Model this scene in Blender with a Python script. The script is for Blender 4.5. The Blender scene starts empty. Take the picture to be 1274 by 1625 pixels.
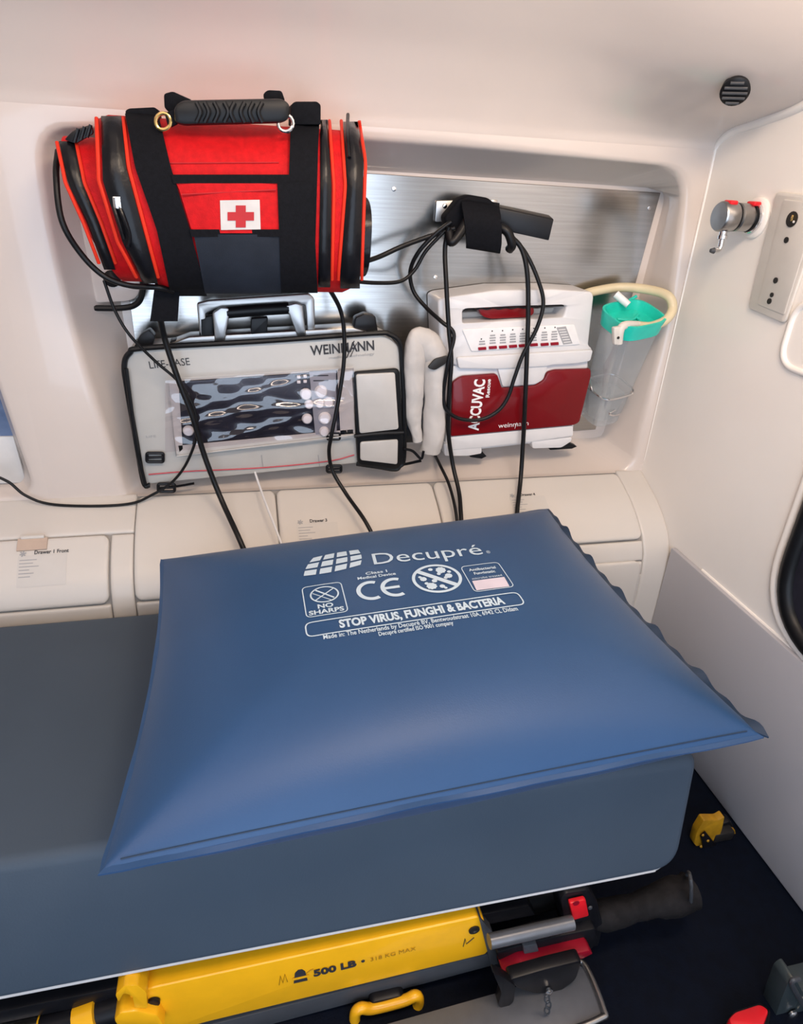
import bpy, bmesh, math, random
from mathutils import Vector, Matrix
random.seed(7)
SC = bpy.context.scene
COL = SC.collection
# ------------------------------------------------------------------ camera
FPX, IW, IH = 1060.0, 1274.0, 1625.0
CZ = 1.153                                   # eye height above the ambulance floor
R = Matrix(((0.97478, -0.05735, 0.21570), (-0.21773, -0.45399, 0.86400), (0.04838, -0.88916, -0.45502)))
q = R.to_quaternion(); R = q.to_matrix()
CAM = Vector((0, 0, CZ))
cd = bpy.data.cameras.new('camera'); cam = bpy.data.objects.new('camera', cd); COL.objects.link(cam)
cd.sensor_fit = 'HORIZONTAL'; cd.sensor_width = 36; cd.lens = FPX * 36 / IW; cd.clip_start = .02
M4 = Matrix.Identity(4)
for i in range(3):
    M4[i][0] = R[i][0]; M4[i][1] = -R[i][1]; M4[i][2] = -R[i][2]; M4[i][3] = CAM[i]
cam.matrix_world = M4
SC.camera = cam
# ------------------------------------------------------------------ world, lamps, exposure
w = bpy.data.worlds.new('daylight'); SC.world = w; w.use_nodes = True
bgn = w.node_tree.nodes['Background']; bgn.inputs[0].default_value = (.68, .81, 1.0, 1); bgn.inputs[1].default_value = 3.6
SC.view_settings.view_transform = 'Standard'; SC.view_settings.look = 'None'
SC.view_settings.gamma = 1; SC.view_settings.use_curve_mapping = False
SC.view_settings.exposure = 0.12
def lamp(name, loc, rot, sx, sy, power, col):
    l = bpy.data.lights.new(name, 'AREA'); l.shape = 'RECTANGLE'; l.size = sx; l.size_y = sy; l.energy = power; l.color = col
    o = bpy.data.objects.new(name, l); COL.objects.link(o); o.location = loc; o.rotation_euler = rot
    return o
lamp('ceiling_lamp_strip', (-.30, .02, CZ + .62), (math.radians(58), 0, 0), 1.2, .16, 6.4, (1, .78, .61))
lamp('ceiling_lamp_panel', (.48, .25, CZ + .58), (math.radians(35), math.radians(-25), 0), .5, .2, 9.5, (1, .79, .60))
dp = lamp('door_portal', (-.015, -.72, (CZ + .75) / 2), (math.radians(90), 0, 0), 1.47, CZ + .35, 1, (1, 1, 1)); dp.data.cycles.is_portal = True
# ------------------------------------------------------------------ measuring helpers: a sight line met with a real plane
def ray(px, py): return R @ Vector((px - IW/2, py - IH/2, FPX))
def P(px, py, Y):  v = ray(px, py); v = v*(Y/v.y); return v + CAM
def PX(px, py, X): v = ray(px, py); v = v*(X/v.x); return v + CAM
def PZ(px, py, Z): v = ray(px, py); v = v*((Z-CZ)/v.z); return v + CAM
YW, YB, XR = 1.33, 1.43, .93                 # wall face, recess back, bulkhead face
# ------------------------------------------------------------------ materials
def mat(name, col, rough=.5, metal=0, var=.06, nscale=30, bump=0, bscale=200, spec=.5, alpha=1, trans=0, coat=0, col2=None, sheen=0, stretch=None, ior=1.45):
    m = bpy.data.materials.new(name); m.use_nodes = True
    nt = m.node_tree; b = nt.nodes['Principled BSDF']
    tc = nt.nodes.new('ShaderNodeTexCoord'); mp = nt.nodes.new('ShaderNodeMapping')
    nt.links.new(tc.outputs['Object'], mp.inputs[0])
    if stretch: mp.inputs['Scale'].default_value = stretch
    n = nt.nodes.new('ShaderNodeTexNoise'); n.inputs['Scale'].default_value = nscale; n.inputs['Detail'].default_value = 4
    nt.links.new(mp.outputs[0], n.inputs['Vector'])
    cr = nt.nodes.new('ShaderNodeValToRGB')
    c2 = col2 or tuple(min(1, c*(1-var)) for c in col); c1 = col if col2 else tuple(min(1, c*(1+var*.5)) for c in col)
    cr.color_ramp.elements[0].position = .35; cr.color_ramp.elements[1].position = .65
    cr.color_ramp.elements[0].color = (*c2, 1); cr.color_ramp.elements[1].color = (*c1, 1)
    nt.links.new(n.outputs['Fac'], cr.inputs[0]); nt.links.new(cr.outputs[0], b.inputs['Base Color'])
    b.inputs['Roughness'].default_value = rough; b.inputs['Metallic'].default_value = metal
    b.inputs['Specular IOR Level'].default_value = spec; b.inputs['Alpha'].default_value = alpha
    b.inputs['Transmission Weight'].default_value = trans; b.inputs['Coat Weight'].default_value = coat; b.inputs['IOR'].default_value = ior
    b.inputs['Sheen Weight'].default_value = sheen
    if bump:
        n2 = nt.nodes.new('ShaderNodeTexNoise'); n2.inputs['Scale'].default_value = bscale; n2.inputs['Detail'].default_value = 3
        nt.links.new(mp.outputs[0], n2.inputs['Vector'])
        bp = nt.nodes.new('ShaderNodeBump'); bp.inputs['Strength'].default_value = bump; bp.inputs['Distance'].default_value = .002
        nt.links.new(n2.outputs['Fac'], bp.inputs['Height']); nt.links.new(bp.outputs[0], b.inputs['Normal'])
    return m
M = {
 'shell': mat('cream_gelcoat', (.655, .575, .522), .22, var=.02, nscale=3, coat=.3),
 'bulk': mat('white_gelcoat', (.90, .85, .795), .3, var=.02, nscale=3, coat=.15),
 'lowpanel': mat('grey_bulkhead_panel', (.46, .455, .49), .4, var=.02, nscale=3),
 'bin': mat('white_bin_plastic', (.62, .58, .535), .38, var=.02, nscale=5),
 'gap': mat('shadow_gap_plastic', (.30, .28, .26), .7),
 'floor': mat('navy_vinyl_floor', (.0018, .004, .011), .6, spec=.12, col2=(.0015, .003, .008), nscale=60, bump=.2, bscale=300),
 'steel': mat('brushed_steel', (.42, .405, .385), .19, metal=1, var=.10, nscale=6, stretch=(1, 1, 40)),
 'chrome': mat('chrome', (.75, .75, .76), .15, metal=1),
 'alu': mat('satin_aluminium', (.42, .41, .40), .33, metal=1, var=.08),
 'red': mat('red_cordura', (.56, .006, .009), .6, var=.14, nscale=90, bump=.35, bscale=700, spec=.2),
 'orange': mat('orange_red_piping', (.72, .035, .014), .5, spec=.25),
 'web': mat('black_webbing', (.005, .0055, .008), .75, var=.3, nscale=200, bump=.4, bscale=900, spec=.15),
 'vinyl': mat('black_vinyl', (.006, .006, .008), .28, spec=.3, var=.3, nscale=40, bump=.4, bscale=60),
 'slate': mat('dark_slate_fabric', (.016, .021, .032), .65, spec=.2, var=.15, bump=.3, bscale=600),
 'rubber': mat('black_rubber', (.006, .0065, .008), .42, spec=.3, var=.2),
 'cable': mat('black_cable_jacket', (.006, .006, .007), .38, spec=.3, var=.2),
 'brass': mat('brass', (.75, .52, .2), .25, metal=1),
 'patch': mat('white_patch', (.60, .58, .565), .6),
 'crossred': mat('dark_red_cross', (.45, .01, .015), .6),
 'case': mat('clear_white_vinyl_case', (.49, .48, .455), .34, var=.05, nscale=12, bump=.25, bscale=25),
 'pouch': mat('pouch_vinyl', (.52, .50, .475), .3, var=.06, nscale=14, bump=.5, bscale=20),
 'screen': mat('monitor_black', (.022, .022, .032), .25, var=.2),
 'panelgrey': mat('control_grey', (.30, .31, .34), .4),
 'knob': mat('white_knob', (.80, .80, .80), .35),
 
 'ink': mat('dark_grey_ink', (.03, .03, .035), .6),
 'inkgrey': mat('grey_ink', (.35, .35, .36), .6),
 'redline': mat('red_line', (.5, .06, .08), .5),
 'suction': mat('white_abs', (.70, .69, .695), .3, var=.02, coat=.2),
 'dred': mat('dark_red_abs', (.175, .003, .006), .3, spec=.3, var=.08, nscale=10, coat=.2),
 'wht': mat('white_print', (.85, .83, .82), .5),
 'teal': mat('teal_lid', (.02, .60, .47), .3, var=.08),
 'jar': mat('clear_jar', (.90, .92, .93), .08, alpha=.26, spec=.8, var=0),
 'latex': mat('pale_latex_tube', (.80, .68, .45), .35, alpha=.82, var=.06, nscale=20),
 'cloth': mat('white_roll_pouch', (.52, .49, .465), .5, var=.06, nscale=20, bump=.5, bscale=30),
 'plate': mat('grey_white_plate', (.66, .62, .57), .4, var=.03),
 'hole': mat('black_socket', (.015, .013, .012), .5),
 'pillow': mat('blue_coated_fabric', (.0165, .060, .155), .44, spec=.42, var=.05, nscale=6, bump=.10, bscale=500, sheen=.08),
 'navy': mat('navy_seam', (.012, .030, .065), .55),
 'print': mat('pale_blue_print', (.50, .62, .72), .5, var=.02),
 'pinkprint': mat('pale_pink_print', (.60, .55, .64), .5),
 'mattress': mat('slate_grey_vinyl', (.055, .076, .104), .55, spec=.3, var=.04, nscale=8, bump=.08, bscale=400),
 'piping': mat('pale_piping', (.55, .54, .54), .4),
 'yellow': mat('yellow_powder_coat', (.95, .46, .010), .3, var=.04, coat=.3),
 'ylwdark': mat('shaded_yellow_ochre', (.42, .21, .008), .45, var=.2, nscale=60),  # yellow darkened for the latch lying in shade; also tints faint bar print
 'rail': mat('dark_grey_rail', (.055, .058, .065), .4, var=.1),
 'blackpl': mat('black_plastic', (.007, .007, .009), .38, spec=.3, var=.2),
 'grip': mat('black_foam_grip', (.012, .0105, .011), .75, spec=.2, var=.3, nscale=50, bump=.8, bscale=70),
 'signal': mat('bright_red_plastic', (.72, .012, .02), .3),
 'signald': mat('dark_red_plastic', (.26, .004, .016), .4, spec=.3),
 'tube': mat('dark_anodised_tube', (.20, .205, .22), .3, metal=.6, var=.1),
 'tray': mat('grey_cast_tray', (.13, .135, .15), .45, metal=.4, var=.1),
 'handle': mat('tan_latch', (.52, .40, .32), .45, var=.04),
 'paper': mat('label_paper', (.585, .555, .52), .5, var=.02),
 'winblue': mat('tinted_window_glass', (.10, .15, .26), .12, col2=(.16, .22, .36), nscale=25, coat=.5),
 'frost': mat('frosted_glass_strip', (.62, .60, .58), .3, var=.05),
 'bracket': mat('grey_green_bracket', (.05, .065, .07), .35, metal=.3),
}
def clear(name, tint, gloss_rough, fac, diff=0.0):
    m = bpy.data.materials.new(name); m.use_nodes = True; nt = m.node_tree; nt.nodes.clear()
    out = nt.nodes.new('ShaderNodeOutputMaterial'); tr_ = nt.nodes.new('ShaderNodeBsdfTransparent'); gl = nt.nodes.new('ShaderNodeBsdfGlossy')
    tr_.inputs[0].default_value = (*tint, 1); gl.inputs['Roughness'].default_value = gloss_rough
    n = nt.nodes.new('ShaderNodeTexNoise'); n.inputs['Scale'].default_value = 40; rp_ = nt.nodes.new('ShaderNodeMapRange')
    rp_.inputs['To Min'].default_value = fac*.8; rp_.inputs['To Max'].default_value = fac*1.2
    nt.links.new(n.outputs['Fac'], rp_.inputs['Value'])
    mx = nt.nodes.new('ShaderNodeMixShader'); nt.links.new(rp_.outputs[0], mx.inputs[0]); nt.links.new(tr_.outputs[0], mx.inputs[1]); nt.links.new(gl.outputs[0], mx.inputs[2])
    last = mx
    if diff:
        df = nt.nodes.new('ShaderNodeBsdfDiffuse'); df.inputs[0].default_value = (.85, .87, .88, 1)
        m2 = nt.nodes.new('ShaderNodeMixShader'); m2.inputs[0].default_value = diff; nt.links.new(mx.outputs[0], m2.inputs[1]); nt.links.new(df.outputs[0], m2.inputs[2]); last = m2
    nt.links.new(last.outputs[0], out.inputs[0]); return m
M['film'] = clear('clear_film', (.95, .91, .93), .05, .10)
M['jar'] = clear('clear_jar_plastic', (.84, .86, .87), .08, .12, .20)
# ------------------------------------------------------------------ object helpers
def fin(name, bm, m, parent=None, sharp=40, recalc=True):
    if recalc: bmesh.ops.recalc_face_normals(bm, faces=bm.faces)
    me = bpy.data.meshes.new(name); bm.to_mesh(me); bm.free()
    me.materials.append(M[m] if isinstance(m, str) else m)
    me.shade_smooth(); me.set_sharp_from_angle(angle=math.radians(sharp))
    o = bpy.data.objects.new(name, me); COL.objects.link(o)
    if parent is None:
        n = len(me.vertices)                      # a thing of one mesh: origin at the middle of its base
        xs = [v.co.x for v in me.vertices]; ys = [v.co.y for v in me.vertices]; zs = [v.co.z for v in me.vertices]
        off = Vector(((min(xs)+max(xs))/2, (min(ys)+max(ys))/2, min(zs)))
        me.transform(Matrix.Translation(-off)); o.location = off
    else:
        wl = Vector(parent.location); p = parent.parent
        while p: wl = wl + p.location; p = p.parent
        me.transform(Matrix.Translation(-wl)); o.parent = parent
    return o
def tag(o, label, cat, group=None):
    o['label'] = label; o['category'] = cat
    if group: o['group'] = group
    return o
def struct(o, label=None):
    o['kind'] = 'structure'
    if label: o['label'] = label
    return o
def thing(name, label, cat, loc, group=None):
    o = bpy.data.objects.new(name, None); COL.objects.link(o); o.location = loc; o.empty_display_size = .02
    return tag(o, label, cat, group)
def rnd(pts, r, n=5):
    """round the corners of a closed polygon given as Vectors / tuples; r number or list"""
    pts = [Vector(p) for p in pts]; out = []; N = len(pts)
    for i, p in enumerate(pts):
        rr = r[i] if isinstance(r, (list, tuple)) else r
        a = pts[i-1]-p; b = pts[(i+1) % N]-p
        if rr <= 0: out.append(p); continue
        d = min(rr, a.length*.48, b.length*.48)
        A = p + a.normalized()*d; B = p + b.normalized()*d
        for k in range(n+1):
            t = k/n; out.append(A*(1-t)**2 + p*2*t*(1-t) + B*t*t)
    return out
def pr_bm(pts, vec, bevel=0, seg=2, bm=None):
    """extruded outline"""
    own = bmesh.new(); vec = Vector(vec)
    vs = [own.verts.new(p) for p in pts]; f = own.faces.new(vs)
    r = bmesh.ops.extrude_face_region(own, geom=[f])
    for e in r['geom']:
        if isinstance(e, bmesh.types.BMVert): e.co += vec
    bmesh.ops.recalc_face_normals(own, faces=own.faces)
    if bevel:
        es = [e for e in own.edges if len(e.link_faces) == 2 and e.calc_face_angle(0) > .6]
        bmesh.ops.bevel(own, geom=es, offset=bevel, segments=seg, affect='EDGES', profile=.5, clamp_overlap=True)
    return join(bm, own)
def join(bm, own):
    if bm is None: return own
    me = bpy.data.meshes.new('t'); own.to_mesh(me); own.free(); bm.from_mesh(me); bpy.data.meshes.remove(me); return bm
def box_bm(c, s, bevel=0, seg=2, rot=None, bm=None):
    own = bmesh.new(); bmesh.ops.create_cube(own, size=1)
    for v in own.verts: v.co = Vector((v.co.x*s[0], v.co.y*s[1], v.co.z*s[2]))
    if bevel: bmesh.ops.bevel(own, geom=own.edges[:], offset=bevel, segments=seg, affect='EDGES', profile=.5, clamp_overlap=True)
    if rot is not None: bmesh.ops.transform(own, matrix=rot.to_4x4(), verts=own.verts)
    bmesh.ops.translate(own, vec=Vector(c), verts=own.verts)
    return join(bm, own)
def smooth_path(pts, n=6):
    pts = [Vector(p) for p in pts]
    if len(pts) < 3: return pts
    out = []; Q = [pts[0]*2-pts[1]] + pts + [pts[-1]*2-pts[-2]]
    for i in range(1, len(Q)-2):
        a, b, c, d = Q[i-1:i+3]
        for k in range(n):
            t = k/n
            out.append(.5*((2*b)+(c-a)*t+(2*a-5*b+4*c-d)*t*t+(3*b-a-3*c+d)*t**3))
    out.append(pts[-1]); return out
def tube_bm(pts, r, sides=10, smooth=True, closed=False, bm=None, n=6, flat=1.0):
    own = bmesh.new()
    path = smooth_path(pts, n) if smooth else [Vector(p) for p in pts]
    m = len(path); rings = []; up = None
    for i, p in enumerate(path):
        if closed: t = (path[(i+1) % m]-path[i-1])
        else: t = path[min(i+1, m-1)]-path[max(i-1, 0)]
        t.normalize()
        if up is None:
            up = Vector((0, 0, 1)) if abs(t.z) < .9 else Vector((0, 1, 0))
        up = (up - t*up.dot(t)); 
        if up.length < 1e-6: up = t.orthogonal()
        up.normalize(); sd = t.cross(up)
        rr = r(i/(m-1)) if callable(r) else r
        rings.append([own.verts.new(p + (sd*math.cos(2*math.pi*k/sides) + up*math.sin(2*math.pi*k/sides)*flat)*rr) for k in range(sides)])
    L = m if closed else m-1
    for i in range(L):
        A = rings[i]; B = rings[(i+1) % m]
        for k in range(sides): own.faces.new((A[k], A[(k+1) % sides], B[(k+1) % sides], B[k]))
    if not closed: own.faces.new(rings[0][::-1]); own.faces.new(rings[-1])
    return join(bm, own)
def cyl_bm(a, b, r, r2=None, sides=24, bm=None, bevel=0):
    own = bmesh.new(); a = Vector(a); b = Vector(b); d = b-a
    bmesh.ops.create_cone(own, cap_ends=True, segments=sides, radius1=r, radius2=r if r2 is None else r2, depth=d.length)
    if bevel:
        es = [e for e in own.edges if len(e.link_faces) == 2 and e.calc_face_angle(0) > .8]
        bmesh.ops.bevel(own, geom=es, offset=bevel, segments=2, affect='EDGES', profile=.5)
    bmesh.ops.transform(own, matrix=Matrix.Translation((a+b)/2) @ d.to_track_quat('Z', 'Y').to_matrix().to_4x4(), verts=own.verts)
    return join(bm, own)
def lathe_bm(a, axis, prof, sides=28, bm=None):
    """prof = [(distance along axis, radius)]"""
    own = bmesh.new(); a = Vector(a); ax = Vector(axis).normalized(); u = ax.orthogonal().normalized(); v = ax.cross(u); rings = []
    for d, r in prof: rings.append([own.verts.new(a+ax*d+(u*math.cos(2*math.pi*k/sides)+v*math.sin(2*math.pi*k/sides))*max(r, 1e-4)) for k in range(sides)])
    for A, B in zip(rings, rings[1:]):
        for k in range(sides): own.faces.new((A[k], A[(k+1) % sides], B[(k+1) % sides], B[k]))
    own.faces.new(rings[0]); own.faces.new(rings[-1])
    return join(bm, own)
def grid_bm(f, nu, nv, bm=None, cu=False):
    own = bmesh.new(); g = [[own.verts.new(f(i/nu, j/nv)) for j in range(nv+1)] for i in range(nu+1)]
    for i in range(nu):
        for j in range(nv): own.faces.new((g[i][j], g[i+1][j], g[i+1][j+1], g[i][j+1]))
    return join(bm, own)
def slab_bm(f, nu, nv, th, bm=None, edge=.0):
    """closed sheet: f(u,v,off) gives a point raised by off; the rim is drawn in slightly so that the sheet has a soft edge"""
    own = bmesh.new()
    top = [[own.verts.new(f(i/nu, j/nv, th)) for j in range(nv+1)] for i in range(nu+1)]
    bot = [[own.verts.new(f(i/nu, j/nv, 0)) for j in range(nv+1)] for i in range(nu+1)]
    for i in range(nu):
        for j in range(nv):
            own.faces.new((top[i][j], top[i+1][j], top[i+1][j+1], top[i][j+1])); own.faces.new((bot[i][j], bot[i][j+1], bot[i+1][j+1], bot[i+1][j]))
    for i in range(nu):
        own.faces.new((top[i][0], bot[i][0], bot[i+1][0], top[i+1][0])); own.faces.new((top[i][nv], top[i+1][nv], bot[i+1][nv], bot[i][nv]))
    for j in range(nv):
        own.faces.new((top[0][j], top[0][j+1], bot[0][j+1], bot[0][j])); own.faces.new((top[nu][j], bot[nu][j], bot[nu][j+1], top[nu][j+1]))
    return join(bm, own)
def text_me(s, size, bold=0, width=None, align='LEFT', depth=0):
    cu = bpy.data.curves.new('lettering', 'FONT'); cu.body = s; cu.size = size; cu.offset = bold; cu.align_x = align; cu.extrude = depth; cu.resolution_u = 3
    o = bpy.data.objects.new('lettering', cu); COL.objects.link(o); bpy.context.view_layer.update()
    me = bpy.data.meshes.new_from_object(o.evaluated_get(bpy.context.evaluated_depsgraph_get()))
    bpy.data.objects.remove(o); bpy.data.curves.remove(cu)
    if width and me.vertices:
        xs = [v.co.x for v in me.vertices]; k = width/(max(xs)-min(xs)); x0 = min(xs)
        for v in me.vertices: v.co.x = (v.co.x-x0)*k
    return me
def text_obj(s, size, f, m, parent, bold=0, width=None, align='LEFT', name='lettering'):
    me = text_me(s, size, bold, width, align)
    bm = bmesh.new(); bm.from_mesh(me); bpy.data.meshes.remove(me)
    for v in bm.verts: v.co = f(v.co.x, v.co.y)
    return fin(name, bm, m, parent, recalc=False)
def plane_map(o, u, v): return lambda x, y: o + u*x + v*y
EX, EY, EZ = Vector((1, 0, 0)), Vector((0, 1, 0)), Vector((0, 0, 1))
def pts(lst, Y): return [P(x, y, Y) for x, y in lst]

# ================================================================== THE SETTING
def zc(z): return z + CZ
def ring_wall(name, rect, outline, Yf, rings, back, m, nang=120, fillback=True):
    """flat wall at Y=Yf with an opening; rings = [(grow, dY)], back = (outline2, Y) closing the recess"""
    x0, x1, z0, z1 = rect
    cx = sum(p[0] for p in outline)/len(outline); cz_ = sum(p[1] for p in outline)/len(outline)
    angs = [2*math.pi*k/nang for k in range(nang)]
    for X, Z in ((x0, z0), (x1, z0), (x0, z1), (x1, z1)): angs.append(math.atan2(Z-cz_, X-cx) % (2*math.pi))
    for X, Z in outline: angs.append(math.atan2(Z-cz_, X-cx) % (2*math.pi))
    angs = sorted(set(round(a, 5) for a in angs))
    def hit(poly, a):
        d = Vector((math.cos(a), math.sin(a))); best = None
        for i in range(len(poly)):
            A = Vector(poly[i-1])-Vector((cx, cz_)); B = Vector(poly[i])-Vector((cx, cz_)); e = B-A
            den = d.x*e.y-d.y*e.x
            if abs(den) < 1e-9: continue
            t = (A.x*e.y-A.y*e.x)/den; s = (A.x*d.y-A.y*d.x)/den
            if t > 0 and -1e-6 <= s <= 1+1e-6 and (best is None or t > best): best = t
        return best or 0
    rectp = [(x0, z0), (x1, z0), (x1, z1), (x0, z1)]
    bm = bmesh.new(); R_ = []
    R_.append([bm.verts.new((cx+math.cos(a)*hit(rectp, a), Yf, cz_+math.sin(a)*hit(rectp, a))) for a in angs])
    for g, dy in rings:
        row = []
        for a in angs:
            r = min(hit(outline, a)+g, hit(rectp, a)-.0005)
            row.append(bm.verts.new((cx+math.cos(a)*r, Yf+dy, cz_+math.sin(a)*r)))
        R_.append(row)
    R_.append([bm.verts.new((cx+math.cos(a)*hit(back[0], a), back[1], cz_+math.sin(a)*hit(back[0], a))) for a in angs])
    n = len(angs)
    for A, B in zip(R_, R_[1:]):
        for k in range(n): bm.faces.new((A[k], A[(k+1) % n], B[(k+1) % n], B[k]))
    if fillback: bm.faces.new(R_[-1])
    return fin(name, bm, m, sharp=50)
def xz(v): return (v.x, v.z)
rec = rnd([xz(P(*p, YW)).__add__((0,)) for p in [(62, 203), (580, 222), (1092, 268), (1062, 500), (1000, 748), (208, 797), (140, 590), (88, 390)]],
          [.055, .3, .07, .1, .05, .03, .1, .1], 6)
rec = [(p.x, p.y) for p in rec]
recb = [(p.x, p.y) for p in rnd([(-.235, zc(-.002), 0), (.35, zc(-.004), 0), (.905, zc(-.008), 0), (.868, zc(-.575), 0), (-.222, zc(-.575), 0)], [.03, 0, .03, .02, .02], 4)]
ws = struct(ring_wall('wall_side', (-.40, XR, zc(-.628), zc(.065)), rec, YW, [(.022, 0), (.010, .002), (.003, .008), (0, .018)], (recb, YB), 'shell'))
wino = [(p.x, p.y) for p in rnd([(-1.15, zc(-.12), 0), (-.475, zc(-.12), 0), (-.425, zc(-.615), 0), (-1.15, zc(-.615), 0)], [.06, .06, .045, .05], 6)]
winb = [(p.x, p.y) for p in rnd([(-1.13, zc(-.14), 0), (-.492, zc(-.14), 0), (-.447, zc(-.60), 0), (-1.13, zc(-.60), 0)], [.06, .06, .045, .05], 6)]
struct(ring_wall('wall_rear', (-1.6, -.40, zc(-.628), zc(.065)), wino, YW, [(.012, 0), (.003, .003), (0, .01)], (winb, YW+.045), 'shell'))
# the window in that opening
wn = bpy.data.objects.new('window_1', None); COL.objects.link(wn); wn.location = (-.79, YW+.04, zc(-.60)); struct(wn, 'narrow side window with pale surround at the left edge')
fin('pane', pr_bm([(-1.13, YW+.040, zc(-.50)), (-.45, YW+.040, zc(-.50)), (-.49, YW+.040, zc(-.14)), (-1.13, YW+.040, zc(-.14))], (0, -.004, 0)), 'winblue', wn)
fin('frosted_strip', pr_bm([(-1.13, YW+.040, zc(-.60)), (-.446, YW+.040, zc(-.60)), (-.45, YW+.040, zc(-.50)), (-1.13, YW+.040, zc(-.50))], (0, -.008, 0), .002), 'frost', wn)
# curved soffit and ceiling
SOFR = [(YW, .065), (1.322, .082), (1.285, .100), (1.21, .113), (1.12, .132), (1.04, .170), (.97, .235), (.91, .33), (.84, .44), (.73, .54), (.56, .62), (.35, .67), (.1, .70), (-.3, .71), (-.75, .71)]
SOFL = [(YW, .065), (1.322, .090), (1.300, .130), (1.262, .180), (1.215, .222), (1.15, .275), (1.08, .34), (1.00, .41), (.90, .48), (.76, .56), (.58, .63), (.36, .675), (.1, .70), (-.3, .71), (-.75, .71)]
spR = smooth_path([(0, a, zc(b)) for a, b in SOFR], 5); spL = smooth_path([(0, a, zc(b)) for a, b in SOFL], 5); sp = spR
def sof_at(x, k):
    t = max(0, min(1, (XR-x)/.42)); t = t*t*(3-2*t); i = min(int(k), len(spR)-2); f_ = k-i
    p = spR[i].lerp(spR[i+1], f_).lerp(spL[i].lerp(spL[i+1], f_), t); return Vector((x, p.y, p.z))
def sof(u, v): return sof_at(-1.6+u*(XR+1.6), v*(len(spR)-1))
struct(fin('ceiling', grid_bm(sof, 40, len(sp)-1), 'shell', sharp=60), 'curved cream soffit above the equipment wall')
# bins housing below the wall
PRO = smooth_path([(0, YW+.004, zc(-.622)), (0, 1.29, zc(-.640)), (0, 1.245, zc(-.660)), (0, 1.20, zc(-.690)), (0, 1.165, zc(-.725)), (0, 1.148, zc(-.765)), (0, 1.142, zc(-.82)), (0, 1.14, zc(-.95)), (0, 1.14, 0.0)], 8)
PL = [0]
for a, b in zip(PRO, PRO[1:]): PL.append(PL[-1]+(b-a).length)
def prof(s, off=0):
    s = max(0, min(PL[-1]-1e-5, s)); i = max(k for k in range(len(PL)) if PL[k] <= s); i = min(i, len(PRO)-2)
    t = (s-PL[i])/(PL[i+1]-PL[i]); p = PRO[i].lerp(PRO[i+1], t); d = (PRO[i+1]-PRO[i]).normalized()
    nn = Vector((0, d.z, -d.y)); nn = nn if nn.y < 0 else -nn
    return p + nn*off
def s_at_z(z):
    return min((abs(p.z-z), PL[i]) for i, p in enumerate(PRO))[1]
struct(fin('trim_1', grid_bm(lambda u, v: prof(v*PL[-1], -.008)+EX*(-1.6+u*(XR+1.6)), 3, 60), 'gap', sharp=60), 'recessed body behind the white storage bins')
def lid_bm(x0, x1, s0, s1, th=.008, cr=.012, taper=0):
    """a curved bin lid with rounded corners lying on the housing"""
    def f(u, v, off):
        s = s0+(s1-s0)*v
        e = min(v, 1-v)*(s1-s0); sh = cr-math.sqrt(max(0, cr*cr-(cr-min(e, cr))**2)) if e < cr else 0
        a, b = x0+sh+taper*v*.0, x1-sh
        x = a+(b-a)*u
        ed = min((x-a), (b-x), e); o = off
        if off > 0 and ed < .004: o = off-.003*(1-ed/.004)**2
        return prof(s, o-.008)+EX*x
    own = bmesh.new()
    us = [0, .002, .006, .012] ; n = 14
    # graded sampling near the rim
    def grade(t, L):
        k = [0, .0015, .004, .008, .014]; inner = [(.014+(L-.028)*i/n) for i in range(1, n)]
        return [a/L for a in k]+[a/L for a in inner]+[1-a/L for a in k[::-1]]
    U = grade(0, x1-x0); V = grade(0, s1-s0)
    top = [[own.verts.new(f(u, v, th)) for v in V] for u in U]; bot = [[own.verts.new(f(u, v, 0)) for v in V] for u in U]
    a, b = len(U)-1, len(V)-1
    for i in range(a):
        for j in range(b): own.faces.new((top[i][j], top[i+1][j], top[i+1][j+1], top[i][j+1]))
    for i in range(a):
        own.faces.new((top[i][0], bot[i][0], bot[i+1][0], top[i+1][0])); own.faces.new((top[i][b], top[i+1][b], bot[i+1][b], bot[i][b]))
    for j in range(b):
        own.faces.new((top[0][j], top[0][j+1], bot[0][j+1], bot[0][j])); own.faces.new((top[a][j], bot[a][j], bot[a][j+1], top[a][j+1]))
    return own
sT, sB = s_at_z(zc(-.664)), s_at_z(zc(-.765))
# fixed strips of the housing between and under the lids
def strip(x0, x1, s0, s1, name='trim_2', m='bin'): return struct(fin(name, lid_bm(x0, x1, s0, s1, .008, .003), m, sharp=60))
strip(-1.6, -.2335, 0, sT-.002, 'trim_2'); strip(-.275, -.2335, sT+.001, s_at_z(zc(-.80)), 'trim_3'); strip(-1.6, -.2775, sB+.004, s_at_z(zc(-.80)), 'trim_4')
strip(-.2315, .86, sB+.004, s_at_z(zc(-.80)), 'trim_5'); strip(.862, XR, 0, PL[-1]-.001, 'trim_6'); strip(-1.6, .862, s_at_z(zc(-.803)), PL[-1]-.001, 'trim_7')
# bulkhead (right) and floor
seam = [(1330, 146), (1274, 172), (1200, 203), (1150, 225), (1122, 243), (1108, 280), (1098, 330), (1092, 380)]
fl = struct(fin('floor', box_bm((-.3, .3, -.02), (3.0, 2.1, .04)), 'floor'))
struct(fin('wall_bulkhead', pr_bm([(XR, 1.43, 0), (XR, -.75, 0), (XR, -.75, zc(.72)), (XR, 1.43, zc(.72))], (.03, 0, 0)), 'bulk'), 'smooth white bulkhead wall with window')
tp = [Vector((XR-.004, p.y-.004, p.z-.006)) for p in sp if -.3 < p.y]
tp = [Vector((XR-.004, YW-.006, zc(z))) for z in (-.60, -.45, -.3, -.15, -.03)] + tp
struct(fin('trim_8', tube_bm([p+Vector((.004, .004, .004)) for p in tp], lambda t: .009*min(1, .1+t*4.5), 12, n=2), 'bulk'), 'rounded rim where the bulkhead meets the soffit')
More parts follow.
